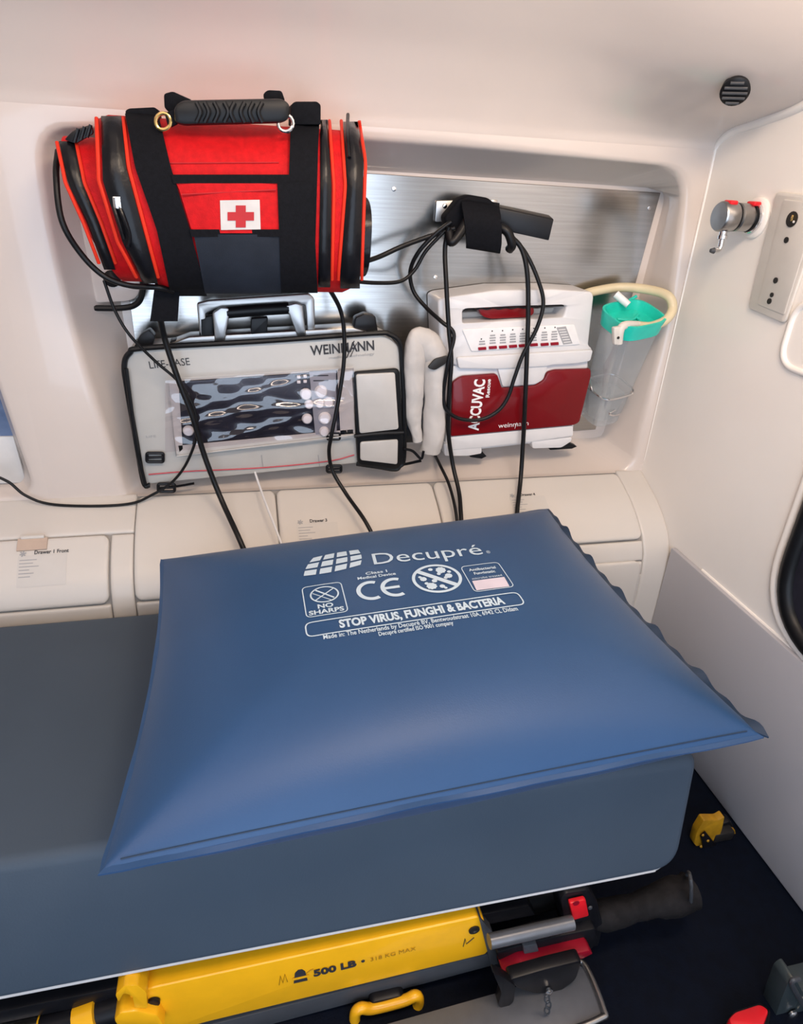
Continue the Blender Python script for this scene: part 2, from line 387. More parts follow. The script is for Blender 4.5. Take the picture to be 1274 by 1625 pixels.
struct(fin('trim_9', tube_bm([(XR, 1.04, zc(-.731)), (XR, .3, zc(-.731))], .0035, 8, False), 'bulk'), 'thin raised crease along the bulkhead')
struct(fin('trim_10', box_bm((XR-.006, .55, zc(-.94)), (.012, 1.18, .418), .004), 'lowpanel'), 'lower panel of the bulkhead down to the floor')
DX0, DX1, DZ, DZ0 = -.75, .72, zc(.55), .20        # unseen side-door opening, placed and sized to steer the daylight
ob = box_bm(((DX0-1.6)/2, -.735, CZ/2+.36), (DX0+1.6, .03, zc(.72)))
box_bm(((DX1+XR)/2, -.735, CZ/2+.36), (XR-DX1, .03, zc(.72)), bm=ob); box_bm(((DX0+DX1)/2, -.735, (DZ+zc(.72))/2), (DX1-DX0, .03, zc(.72)-DZ), bm=ob)
box_bm(((DX0+DX1)/2, -.735, DZ0/2), (DX1-DX0, .03, DZ0), bm=ob)
struct(fin('wall_opposite', ob, 'bulk'), 'unseen white wall across the aisle, added for bounce, its opening shaped for daylight')
struct(fin('wall_tail', box_bm((-1.615, .35, CZ/2+.36), (.03, 2.2, zc(.72))), 'bulk'), 'unseen white tail wall, closed to bounce light')  # out of view; added white and closed to control the bounce light
# bulkhead window with black gasket, and a moulded hatch frame above
def ring_on_bulk(name, y0, y1, z0, z1, r, rad, m, parent=None, x=XR, flat=1.0):
    o = rnd([(x, y0, z0), (x, y0, z1), (x, y1, z1), (x, y1, z0)], r, 10)
    return fin(name, tube_bm(o, rad, 10, False, True, flat=flat), m, parent)
w2 = bpy.data.objects.new('window_2', None); COL.objects.link(w2); w2.location = (XR-.004, .5, zc(-.69)); struct(w2, 'bulkhead window with thick black rubber gasket')
WY1, WZ0, WZ1 = .836, zc(-.71), zc(-.30)
ring_on_bulk('gasket', .2, WY1, WZ0, WZ1, .14, .016, 'rubber', w2, XR-.002)
ring_on_bulk('surround', .17, WY1+.030, WZ0-.018, WZ1+.04, .15, .008, 'bulk', w2, XR)
fin('pane', pr_bm(rnd([(XR-.004, .2, WZ0), (XR-.004, .2, WZ1), (XR-.004, WY1, WZ1), (XR-.004, WY1, WZ0)], .14, 10), (.004, 0, 0)), 'screen', w2)
tr = struct(ring_on_bulk('trim_11', .25, 1.005, zc(-.275), zc(-.165), .04, .006, 'bulk', None, XR), 'moulded white hatch frame below the socket panel')

# ================================================================== STORAGE BINS
def bin_text(x, s, size, string, parent, m='ink', width=None, bold=0):
    text_obj(string, size, lambda a, b: prof(s-b, .0042)+EX*(x+a), m, parent, bold, width)
def bin_label(parent, x, s, wd, title, tw):
    fin('label_sheet', slab_bm(lambda u, v, o: prof(s+.006+v*.060, .0032+o)+EX*(x+u*wd), 2, 10, .0004), 'paper', parent)
    bm = bmesh.new()                                                     # small star emblem
    for k in range(3):
        a = k*math.pi/3+.3; d = (math.cos(a)*.006, math.sin(a)*.006); n_ = (-math.sin(a)*.0012, math.cos(a)*.0012)
        q_ = [(d[0]+n_[0], d[1]+n_[1]), (-d[0]+n_[0], -d[1]+n_[1]), (-d[0]-n_[0], -d[1]-n_[1]), (d[0]-n_[0], d[1]-n_[1])]
        bm.faces.new([bm.verts.new(prof(s+.002-b, .0042+.0001*k)+EX*(x+.008+a_)) for a_, b in q_])
    fin('emblem', bm, 'inkgrey', parent)
    bin_text(x+.028, s+.004, .0105, title, parent, 'ink', tw, .0002)
    for k, L in enumerate((.030, .024, .034, .018, .026, .020)):
        fin('print_line', slab_bm(lambda u, v, o: prof(s+.014+k*.0065+v*.0016, .0037+o)+EX*(x+.003+u*L), 1, 1, .0002), 'inkgrey', parent)
def storage_bin(x0, x1, s0, s1, label, group='white storage bins along the wall'):
    c = prof((s0+s1)/2)+EX*((x0+x1)/2)
    t = thing('storage_bin', label, 'storage bin', (c.x, c.y, prof(s1).z), group)
    fin('lid', lid_bm(x0, x1, s0, s1, .011, .016), 'bin', t, sharp=60)
    return t
g0 = s_at_z(zc(-.642))
b1 = storage_bin(-1.45, -.2785, sT+.002, sB, 'white storage bin with tan latch below the side window')
fin('latch', slab_bm(lambda u, v, o: prof(sT+.003+v*.025, .003+o)+EX*(-.440+u*.052), 6, 4, .004), 'handle', b1)
fin('latch_rim', tube_bm([prof(sT+.001, .007)+EX*(-.434+.008*k) for k in range(6)], .004, 8), 'bin', b1)
bin_label(b1, -.437, sT+.032, .085, 'Drawer 1 Front', .060)
b2 = storage_bin(-.2315, .0465, .012, sB, 'blank white storage bin lid under the monitor case')
b3 = storage_bin(.0495, .395, .012, sB, 'white storage bin marked Drawer 3, half hidden by the blue cushion')
bin_label(b3, .085, s_at_z(zc(-.664)), .085, 'Drawer 3', .036)
b4 = storage_bin(.398, .8600, .012, s_at_z(zc(-.722)), 'white storage bin lid nearest the bulkhead, under the suction unit')
bin_label(b4, .565, s_at_z(zc(-.648)), .085, 'Drawer 4', .036)
strip(.398, .86, s_at_z(zc(-.722))+.004, sB+.001, 'trim_12')
hc = thing('floor_cabinet', 'low white cabinet door in the corner behind the blue cushion', 'cabinet', (.6, 1.13, zc(-1.02)))
fin('door', lid_bm(.42, .855, s_at_z(zc(-.765)), s_at_z(zc(-1.02)), .013, .02), 'bin', hc, sharp=60)

# ================================================================== STEEL BACKING PLATE
sx = rnd([(-.212, YB-.002, zc(-.012)), (P(600, 276, YB).x, YB-.002, P(600, 276, YB).z), P(1047, 306, YB-.002), P(944, 681, YB-.002), P(700, 700, YB-.002), (-.212, YB-.002, zc(-.566))], 0)
sp_t = thing('steel_plate', 'brushed steel backing plate lining the wall recess', 'metal plate', (.3, YB-.004, zc(-.566)))
fin('sheet', pr_bm(sx, (0, -.003, 0), .0008, 1), 'steel', sp_t)
for x, y in ((691, 440), (1030, 330), (625, 300), (925, 655)):
    c = P(x, y, YB-.005); fin('rivet', lathe_bm(c, (0, -1, 0), [(0, .0045), (.0012, .0042), (.002, .002)], 12), 'chrome', sp_t)
# white mounting pad with a black stud showing below the bag
pad = thing('mounting_pad', 'white rounded wall pad with black stud under the red bag', 'wall pad', (-.2, YB-.06, zc(-.25)))
fin('pad', pr_bm(rnd(pts([(118, 330), (222, 330), (224, 478), (150, 482), (140, 420)], YB-.045), [.01, .01, .03, .01, .01]), (0, .038, 0), .006), 'shell', pad)
fin('shadow_gap_line', tube_bm(pts([(150, 489), (190, 489), (214, 484), (225, 468), (227, 430)], YB-.045), .0055, 8), 'rubber', pad)  # black tube drawn in for the shadow gap under the pad
c = P(178, 442, YB-.047); fin('stud', lathe_bm(c, (0, -1, 0), [(0, .015), (.004, .015), (.007, .010), (.009, .004)], 20), 'rubber', pad)

# ================================================================== RED EMERGENCY BAG
BYc, BZc, BHD, BHH, BN = 1.270, zc(-.074), .112, .128, 2.7
def bagP(px, py, off=0):
    """point on the bag's rounded front for a measured position"""
    Y = 1.2
    for _ in range(8):
        p = P(px, py, Y); k = min(1, abs((p.z-BZc)/(BHH+off)))
        Y = BYc-(BHD+off)*(max(0, 1-k**BN))**(1/BN)
    p = P(px, py, Y); return p
def lin(tab, y):
    if y <= tab[0][1]: return tab[0][0]
    for (xa, ya), (xb, yb) in zip(tab, tab[1:]):
        if y <= yb: return xa+(xb-xa)*(y-ya)/(yb-ya)
    return tab[-1][0]
bag = thing('emergency_bag', 'red emergency bag with black webbing straps and white cross patch', 'bag', (0, BYc, BZc-BHH))
def xl(z): t = (z-(BZc-BHH))/(2*BHH); return -.135+(-.205+.135)*t
def xr(z): t = (z-(BZc-BHH))/(2*BHH); return .196+.008*t
def sect(th, off=0, hd=None, hh=None):
    c_, s_ = math.cos(th), math.sin(th); hd = hd or BHD; hh = hh or BHH
    return (BYc-(hd+off)*math.copysign(abs(c_)**(2/BN), c_), BZc+(hh+off)*math.copysign(abs(s_)**(2/BN), s_))
def body_bm(fl_, fr_, off, ends=True, nx=14, hd=None, hh=None, dz=0, bulge=.0):
    own = bmesh.new(); rings = []; K = 48
    cols = [0, .02, .06] + [.06+.88*i/nx for i in range(1, nx)] + [.94, .98, 1]
    for a in cols:
        e = min(a, 1-a); sh = .016*(1-min(1, e/.05))**2
        row = []
        for k in range(K):
            y, z = sect(2*math.pi*k/K, off-sh, hd, hh); z += dz
            x = fl_(z)+(fr_(z)-fl_(z))*a
            row.append(own.verts.new((x, y, z)))
        rings.append(row)
    for A, B in zip(rings, rings[1:]):
        for k in range(K): own.faces.new((A[k], A[(k+1) % K], B[(k+1) % K], B[k]))
    own.faces.new(rings[0]); own.faces.new(rings[-1])
    return own
fin('body', body_bm(xl, xr, 0), 'red', bag, sharp=60)
# end pockets
pk = fin('end_pocket', body_bm(lambda z: xl(z)-.054-.012*math.sin(max(0, min(1, (z-zc(-.19))/.23))*math.pi), lambda z: xl(z)+.004, 0, hd=.085, hh=.106, dz=-.010), 'red', bag, sharp=60)
fin('mesh_pocket', body_bm(lambda z: xr(z)-.004, lambda z: xr(z)+.020, 0, hd=.09, hh=.065, dz=-.035), 'vinyl', bag, sharp=60)
def band(name, left, right, y0, y1, m, th=.003, parent=None, base=0, nu=4, nv=26, f=None, puff=0):
    """a strip on the bag between two traced edges"""
    g = f or bagP
    def ff(u, v, o):
        y = y0+(y1-y0)*v; a, b = lin(left, y), lin(right, y)
        oo = base+o+(puff*math.sin(math.pi*u) if o > 0 else 0)
        return g(a+(b-a)*u, y, oo-.0015)
    return fin(name, slab_bm(ff, nu, nv, th+.0015), m, parent or bag, sharp=50)
def bagend(px, py, off=0):
    Y = 1.2
    for _ in range(8):
        p = P(px, py, Y); k = min(1, abs((p.z-(BZc-.010))/(.106+off))); Y = BYc-(.085+off)*(max(0, 1-k**BN))**(1/BN)
    return P(px, py, Y)
zp = band('zip_strip', [(93, 222), (108, 290), (138, 355), (166, 430)], [(118, 222), (131, 290), (158, 355), (184, 430)], 224, 428, 'vinyl', .003, f=bagend, puff=.004)
for L in ([(90, 224), (104, 290), (133, 355), (161, 428)], [(120, 224), (134, 290), (161, 355), (187, 428)]):
    fin('piping', tube_bm([bagend(lin(L, y), y, .002) for y in range(226, 428, 16)], .0028, 8), 'orange', bag)
L1, L2 = [(160, 180), (163, 287), (194, 384), (228, 452)], [(192, 180), (200, 265), (227, 366), (251, 452)]
z1 = band('zip_strip', L1, L2, 184, 450, 'vinyl', .004, puff=.006)
for L in ([(153, 186), (157, 287), (187, 384), (221, 448)], [(195, 184), (204, 265), (231, 366), (254, 452)]):
    fin('piping', tube_bm([bagP(lin(L, y), y, .002) for y in range(188, 450, 14)], .003, 8), 'orange', bag)
zl = fin('zip_pull', tube_bm([bagP(188, 325, .010), bagP(198, 350, .013), bagP(206, 375, .010), bagP(203, 392, .009)], .0028, 8), 'vinyl', z1)
fin('zip_slider', box_bm(bagP(186, 322, .010), (.012, .006, .018), .002), 'chrome', z1)
fin('zip_pull', tube_bm([bagP(180, 328, .010), bagP(189, 355, .013), bagP(196, 380, .010)], .0028, 8), 'vinyl', z1)
# straps
s1 = band('webbing_strap', [(197, 174), (214, 265), (249, 366), (272, 474)], [(249, 172), (271, 265), (302, 366), (329, 472)], 180, 470, 'web', .005, base=.003)
fin('strap_loop', pr_bm(rnd(pts([(198, 176), (204, 172), (245, 170), (250, 174), (254, 196), (204, 198)], BYc-.052), .003), (0, .05, 0), .004), 'web', s1)
fin('strap_tail', slab_bm(lambda u, v, o: P(246-8*v+(40+4*v)*u, 448+62*v, 1.225-o), 3, 6, .006), 'web', s1)
s2 = band('webbing_strap', [(462, 160), (460, 230), (452, 470)], [(509, 160), (505, 230), (498, 470)], 182, 464, 'web', .005, base=.003)
fin('strap_loop', pr_bm(rnd(pts([(462, 166), (468, 161), (503, 161), (509, 166), (509, 198), (461, 198)], BYc-.052), .003), (0, .05, 0), .004), 'web', s2)
fin('strap_flap', slab_bm(lambda u, v, o: bagP(440+6*v+(56+2*v)*u, 289+176*v, .008+o), 4, 14, .004), 'web', s2)
fin('strap_tab', slab_bm(lambda u, v, o: P(506-4*u, 430+20*v, 1.2-o), 2, 2, .004), 'web', s2)
# right-hand bands
band('zip_strip', [(508, 178), (508, 300), (505, 440)], [(519, 178), (526, 296), (524, 440)], 190, 456, 'vinyl', .003, puff=.003)
z2 = band('zip_strip', [(544, 184), (551, 296), (540, 440)], [(566, 184), (577, 256), (571, 440)], 193, 458, 'vinyl', .004, puff=.005)
for L in ([(522, 182), (530, 296), (527, 438)], [(541, 184), (548, 296), (537, 438)], [(569, 186), (580, 256), (574, 436)]):
    fin('piping', tube_bm([bagP(lin(L, y), y, .002) for y in range(192, 458, 14)], .0028, 8), 'orange', bag)
fin('zip_pull', tube_bm([bagP(552, 182, .006), bagP(551, 215, .010), bagP(554, 250, .010)], .003, 8), 'vinyl', z2)
# front pocket, trim, patch, lower slate panel
FPL, FPR = [(278, 288), (284, 300), (306, 372)], [(444, 284), (444, 372)]
fp = band('front_pocket', FPL, FPR, 291, 370, 'red', .008, nu=10, puff=.006)
band('pocket_trim', [(270, 270), (275, 292)], [(462, 268), (460, 290)], 277, 291, 'web', .011, nu=10, nv=4)
fin('seam_stitch', tube_bm([bagP(x, 259-(x-262)*.006, .0005) for x in range(262, 462, 20)], .0012, 6), 'crossred', bag)
fin('seam_stitch', tube_bm([bagP(x, 309-(x-284)*.05, .013) for x in range(288, 440, 15)], .0012, 6), 'crossred', fp)
cp = fin('cross_patch', slab_bm(lambda u, v, o: bagP(349+63*u+1.5*v, 318+47*v-1.0*u, .0135+o), 8, 6, .002), 'patch', bag)
cross = [(374, 326), (390, 326), (390, 336.5), (403, 336.5), (403, 350), (390, 350), (390, 361), (374, 361), (374, 350), (361, 350), (361, 336.5), (374, 336.5)]
bmc = bmesh.new()
for (a, b, c_, d) in ((374, 326, 390, 361), (361, 336.5, 374, 350), (390, 336.5, 403, 350)):
    slab = slab_bm(lambda u, v, o: bagP(a+(c_-a)*u, b+(d-b)*v, .0155+o), 3, 3, .0012); join(bmc, slab)
fin('cross', bmc, 'crossred', cp)
band('lower_panel', [(306, 364), (326, 470)], [(446, 366), (448, 470)], 372, 466, 'slate', .010, nu=8, puff=.004)
band('pocket_trim', [(300, 362), (304, 376)], [(446, 362), (446, 376)], 364, 376, 'web', .013, nu=8, nv=3)
# carry handle: moulded grip with crescent ribs, webbing ends, D-rings
hy = 1.185
hd_ = fin('carry_handle', pr_bm(rnd(pts([(277, 172), (290, 161), (446, 158), (459, 168), (457, 190), (445, 196), (292, 200), (279, 196)], hy), .008), (0, -.026, 0), .006), 'rubber', bag)
for k, x in enumerate((312, 325, 340, 356, 372, 388, 402, 416)):
    sgn = -1 if k < 4 else 1
    fin('grip_rib', tube_bm([P(x+sgn*0, 163, hy-.028), P(x+sgn*6*(-1), 178, hy-.030), P(x, 194, hy-.028)], .0035, 8), 'rubber', hd_)
for q_ in ([(261, 150), (275, 146), (306, 160), (300, 175), (272, 182), (262, 172)], [(417, 150), (424, 144), (446, 145), (452, 162), (420, 164)]):
    fin('handle_webbing', pr_bm(pts(q_, hy+.02), (0, -.014, 0), .003), 'web', bag)
fin('handle_webbing', pr_bm(pts([(262, 180), (283, 172), (285, 196), (268, 205)], hy-.002), (0, -.012, 0), .003), 'web', bag)
for x, y in ((259, 193), (453, 196)):
    fin('d_ring', tube_bm([P(x+r*math.cos(a), y+r*1.1*math.sin(a), hy-.012) for r in (12,) for a in [i*math.pi/8 for i in range(16)]], .0028, 8, False, True), 'brass' if x < 300 else 'chrome', bag)
# buckle on the end pocket
bk = fin('buckle', pr_bm(rnd(pts([(104, 222), (118, 208), (146, 198), (150, 212), (122, 228)], 1.215), .004), (0, -.010, 0), .002), 'blackpl', bag)
for k in range(3): fin('buckle_bar', tube_bm(pts([(118+k*10, 226-k*4), (124+k*10, 204-k*3)], 1.203), .0025, 6, False), 'blackpl', bk)

# ================================================================== MONITOR IN A CARRY CASE
LY = 1.322
lb = thing('ventilator_case', 'portable ventilator in a white vinyl case with clear window and black edging', 'ventilator', (.05, 1.37, zc(-.598)))
LBO = [(203, 556), (420, 544), (612, 531), (637, 552), (640, 620), (640, 726), (628, 742), (565, 736), (400, 753), (236, 769), (224, 762), (206, 650), (196, 580)]
fin('case_body', pr_bm(rnd(pts(LBO, LY), [.03, 0, .02, .02, 0, .01, .01, 0, 0, .01, .01, 0, .02]), (0, .092, 0), .006), 'case', lb)
def edge(name, lst, Y, r, m, parent, closed=False):
    return fin(name, tube_bm(pts(lst, Y), r, 8, not closed, closed), m, parent)
edge('edge_binding', [(238, 770), (228, 766), (216, 700), (202, 620), (197, 580), (206, 560), (232, 552), (420, 541), (590, 529), (618, 531), (634, 545), (638, 580), (641, 640), (641, 725), (634, 740), (626, 745), (600, 741), (566, 736)], LY-.004, .0052, 'rubber', lb)
edge('edge_binding', [(230, 768), (217, 712), (207, 640), (200, 585)], LY-.012, .004, 'rubber', lb)
edge('red_line', [(236, 753), (300, 748), (420, 742), (520, 732), (562, 722)], LY-.002, .0014, 'redline', lb)
scr = fin('monitor', pr_bm(rnd(pts([(274, 605), (555, 586), (558, 690), (282, 716)], LY), .006), (0, -.006, 0), .002), 'screen', lb)
fin('control_panel', pr_bm(rnd(pts([(490, 589), (533, 587), (534, 686), (500, 690)], LY-.007), .003), (0, -.003, 0), .001), 'panelgrey', scr)
for x, y, r in ((509, 621, 10), (485, 625, 9), (521, 638, 8), (515, 663, 10), (487, 664, 8), (299, 683, 8), (507, 640, 7), (490, 641, 7), (514, 684, 8)):
    c = P(x, y, LY-.009); rr = r/1060*1.42
    fin('dial', lathe_bm(c, (0, -1, 0), [(0, rr), (.005, rr*.96), (.008, rr*.75), (.0085, rr*.3)], 18), 'knob', scr)
for x, y in ((474, 598), (484, 597), (474, 606), (484, 605)):
    fin('key', box_bm(P(x, y, LY-.008), (.007, .004, .006), .001), 'knob', scr)
for k, (x, y) in enumerate(((499, 596), (499, 604))): fin('panel_mark', box_bm(P(x+10, y, LY-.0105), (.03, .0006, .0022)), 'ink', scr)
for q_ in ([(268, 606), (283, 604), (290, 712), (280, 722)], [(282, 707), (560, 681), (561, 694), (283, 722)], [(535, 588), (560, 586), (562, 688), (540, 690)]):
    fin('window_margin', pr_bm(pts(q_, LY-.0085), (0, -.0015, 0)), 'pouch', lb)
random.seed(3)
def film(u, v):
    x, y = 262+300*u, 604-20*u+(114-12*u)*v
    fold = .0065*math.exp(-((v-.52+.35*(u-.45)*(1 if u < .45 else -.25))**2)/.006) + .004*math.exp(-((v-.80+.55*(u-.5))**2)/.004) + .0035*math.exp(-((v-.25-.5*(.5-u))**2)/.004)*(1 if u < .7 else .4)
    wav = .0016*math.sin(17*u+9*v+2*math.sin(5*v))+.0010*math.sin(31*u-22*v)
    e = min(u, 1-u, v, 1-v); k = min(1, e/.08)
    return P(x, y, LY-.0215-(fold+wav)*k)
fin('clear_window', grid_bm(film, 90, 46), 'film', lb, sharp=80)
edge('window_seam', rnd([(262, 602, 0), (560, 583, 0), (563, 690, 0), (280, 724, 0)], 8) and [(262, 602), (560, 583), (563, 690), (280, 724)], LY-.016, .0012, 'pouch', lb, True)
for x in (415, 505): edge('case_crease', [(x, 722), (x+2, 740)], LY-.001, .0008, 'inkgrey', lb)
# side pouch
po = fin('side_pouch', pr_bm(rnd(pts([(557, 588), (632, 582), (640, 726), (630, 742), (566, 735)], LY), .012), (0, -.016, 0), .006), 'rubber', lb)
fin('pouch_panel', pr_bm(rnd(pts([(564, 593), (626, 590), (632, 680), (570, 687)], LY-.014), .006), (0, -.006, 0), .003), 'pouch', po)
fin('pouch_panel', pr_bm(rnd(pts([(571, 700), (631, 696), (630, 736), (571, 729)], LY-.014), .006), (0, -.006, 0), .003), 'pouch', po)
edge('pouch_strap', [(562, 692), (600, 688), (640, 686)], LY-.019, .004, 'rubber', po)
def clip(x, y, w_, h_, parent, Y, m='blackpl'):
    o = rnd(pts([(x-w_, y-h_), (x+w_, y-h_), (x+w_, y+h_), (x-w_, y+h_)], Y), .004)
    return fin('strap_clip', tube_bm(o, .0032, 8, False, True), m, parent)
for x, y, w_, h_ in ((246, 726, 13, 7), (264, 774, 13, 6), (529, 692, 10, 5), (530, 744, 11, 5)):
    clip(x, y, w_, h_, lb, LY-.008); fin('clip_bar', box_bm(P(x, y, LY-.008), (.030, .005, .004), .001), 'blackpl', lb)
fin('base_strap', tube_bm(pts([(255, 775), (285, 771), (308, 767)], LY+.0), .004, 8, flat=.5), 'web', lb)
fin('base_strap', tube_bm(pts([(600, 742), (640, 737), (668, 731)], LY+.0), .005, 8, flat=.5), 'web', lb)
# lettering on the case
def wall_text(s, px0, px1, size, Y, m, parent, bold=0):
    a, b = P(*px0, Y), P(*px1, Y); u = (b-a); L = u.length; u.normalize(); v = Vector((-u.z, 0, u.x))
    return text_obj(s, size, plane_map(a, u, v), m, parent, bold, L)
wall_text('LIFE-BASE', (238, 585), (302, 579), .020, LY-.0012, 'ink', lb)
wall_text('WEINMANN', (493, 564), (594, 555), .027, LY-.0012, 'ink', lb, .0006)
fin('logo_stroke', tube_bm(pts([(550, 568), (562, 541)], LY-.002), .0011, 6, False), 'ink', lb); fin('logo_stroke', tube_bm(pts([(556, 566), (566, 545)], LY-.002), .0008, 6, False), 'ink', lb)
wall_text('medical technology', (522, 570), (594, 563), .007, LY-.0012, 'inkgrey', lb)
wall_text('LIFE', (232, 695), (248, 694), .007, LY-.0012, 'inkgrey', lb)
# silver carry frame standing behind the case top
hf = fin('carry_frame', pr_bm(rnd(pts([(312, 482), (330, 477), (490, 466), (499, 474), (500, 515), (498, 536), (488, 537), (486, 500), (484, 484), (340, 492), (326, 498), (330, 545), (318, 546)], LY+.03), .004), (0, .016, 0), .003), 'alu', lb)
for q_ in ([(337, 497), (350, 488), (363, 489), (364, 500), (356, 544), (341, 545)], [(452, 486), (470, 481), (480, 485), (486, 534), (473, 535), (459, 500)]):
    fin('frame_arm', pr_bm(rnd(pts(q_, LY+.008), .004), (0, .012, 0), .003), 'alu', lb)
fin('frame_grip', tube_bm(pts([(360, 496), (410, 492), (458, 489)], LY+.018), .011, 14), 'rubber', lb)
fin('frame_back', pr_bm(pts([(316, 505), (340, 500), (340, 545), (316, 546)], LY+.03), (0, .02, 0), .003), 'rubber', lb)
fin('latch_block', pr_bm(rnd(pts([(398, 506), (425, 504), (424, 528), (398, 531)], LY+.02), .003), (0, .02, 0), .003), 'blackpl', lb)
for q_ in ([(212, 552), (222, 532), (236, 524), (246, 535), (240, 552)], [(560, 530), (564, 505), (580, 498), (596, 502), (600, 528)], [(268, 550), (270, 541), (280, 540), (282, 549)], [(292, 545), (296, 537), (308, 536), (312, 545)]):
    fin('corner_clip', pr_bm(rnd(pts(q_, LY+.03), .004), (0, .03, 0), .003), 'blackpl', lb)
fin('top_plate', pr_bm(pts([(255, 552), (300, 535), (560, 520), (600, 532)], LY+.02), (0, .05, 0), .003), 'alu', lb)

# ================================================================== ROLLED WHITE POUCH
rp = thing('rolled_pouch', 'crumpled white vinyl pouch rolled between the ventilator case and suction unit', 'pouch', (P(680, 718, 1.36).x, 1.36, zc(-.585)))
def lump(a, b, path, r, sides=22, seed=1):
    pass
def wobble(bm, amp, sc, seed):
    from mathutils import noise
    for v in bm.verts:
        q0 = v.co.copy(); q0.z *= .55
        nz = noise.noise_vector(q0*sc+Vector((seed, seed, 0))); n2 = noise.noise_vector(q0*sc*2.7+Vector((seed, 0, seed))); v.co += nz*amp+Vector((abs(n2.x), -abs(n2.y), n2.z*.5))*amp*.5
    return bm
b_ = tube_bm(pts([(690, 566), (691, 590), (690, 640), (686, 690), (681, 716)], 1.318), lambda t: .021+.005*t+.003*math.sin(t*5), 30, n=14, flat=.75)
fin('roll', wobble(b_, .006, 26, 2), 'cloth', rp, 70)
b_ = tube_bm(pts([(662, 700), (658, 670), (656, 625), (657, 580), (659, 550), (668, 538), (682, 548), (698, 572)], 1.318), lambda t: .012+.013*min(1, t*2.2), 30, n=12, flat=.7)
fin('fold', wobble(b_, .005, 30, 5), 'cloth', rp, 70)
c = P(698, 576, 1.328)
fin('open_end', pr_bm(rnd(pts([(678, 584), (690, 570), (712, 564), (708, 577), (690, 588)], 1.294), .006), (0, .006, 0), .001), 'hole', rp)
fin('strap_end', tube_bm(pts([(640, 712), (655, 716), (668, 728), (672, 716)], 1.300), .003, 8), 'web', rp)

# ================================================================== SUCTION UNIT
AY_ = 1.335
def q6(lst): return [(x/3.033+680, y/3.033+440) for x, y in lst]
su = thing('suction_unit', 'white and dark red portable suction unit with carry handle', 'suction unit', (P(800, 720, 1.38).x, 1.38, zc(-.585)))
# upper housing: a ring around the grip opening
up_o = rnd(pts(q6([(45, 112), (70, 98), (330, 62), (600, 58), (785, 70), (797, 90), (770, 330), (790, 345), (770, 405), (135, 432), (55, 380)]), AY_), [.008, .01, 0, 0, .012, .01, .006, .006, .01, .01, .008])
bmu = bmesh.new()
def frame_bm(outer, inner, Yf, depth, n=90):
    """solid plate with one opening, by matching points around both outlines"""
    ci = sum((Vector(p) for p in inner), Vector())/len(inner)
    def hit(poly, a):
        d = Vector((math.cos(a), math.sin(a))); best = 0
        for i in range(len(poly)):
            A = Vector((poly[i-1].x-ci.x, poly[i-1].z-ci.z)); B = Vector((poly[i].x-ci.x, poly[i].z-ci.z)); e = B-A
            den = d.x*e.y-d.y*e.x
            if abs(den) < 1e-12: continue
            t = (A.x*e.y-A.y*e.x)/den; s = (A.x*d.y-A.y*d.x)/den
            if t > 0 and -1e-6 <= s <= 1+1e-6: best = max(best, t)
        return best
    angs = sorted(set([2*math.pi*k/n for k in range(n)]+[math.atan2(p.z-ci.z, p.x-ci.x) % (2*math.pi) for p in list(outer)+list(inner)]))
    own = bmesh.new(); b = .005; rows = []
    for which, dr, y in (('o', 0, depth), ('o', 0, b), ('o', -b*.3, b*.3), ('o', -b, 0), ('i', b, 0), ('i', b*.3, b*.3), ('i', 0, b), ('i', 0, depth)):
        rows.append([own.verts.new((ci.x+math.cos(a)*(hit(outer if which == 'o' else inner, a)+dr), Yf+y, ci.z+math.sin(a)*(hit(outer if which == 'o' else inner, a)+dr))) for a in angs])
    m = len(angs)
    for A, B in zip(rows, rows[1:]+rows[:1]):
        for k in range(m): own.faces.new((A[k], A[(k+1) % m], B[(k+1) % m], B[k]))
    return own
inner = rnd(pts(q6([(165, 160), (185, 150), (640, 132), (665, 140), (648, 192), (165, 222)]), AY_), .005)
fin('housing', frame_bm(up_o, inner, AY_, .085), 'suction', su, 45)
low = rnd(pts(q6([(110, 425), (770, 400), (765, 450), (700, 715), (690, 780), (75, 850), (95, 600)]), AY_+.004), [.006, .006, 0, .01, .01, .01, 0])
fin('lower_body', pr_bm(low, (0, .078, 0), .005), 'suction', su)
fin('rear_shell', pr_bm(rnd(pts(q6([(120, 170), (690, 140), (680, 300), (120, 330)]), AY_+.055), .006), (0, .028, 0), .004), 'plate', su)
gr = fin('grip', pr_bm(rnd(pts(q6([(235, 148), (505, 140), (508, 175), (480, 192), (300, 200), (262, 190)]), AY_+.012), .006), (0, .030, 0), .006), 'dred', su)
fin('grip_lip', tube_bm(pts(q6([(170, 158), (200, 150), (225, 156), (250, 148), (280, 153), (310, 146), (340, 151), (370, 145), (400, 149), (430, 143), (460, 147), (490, 141), (520, 145), (550, 139), (600, 137), (655, 135)]), AY_+.012), .0022, 6), 'hole', su)
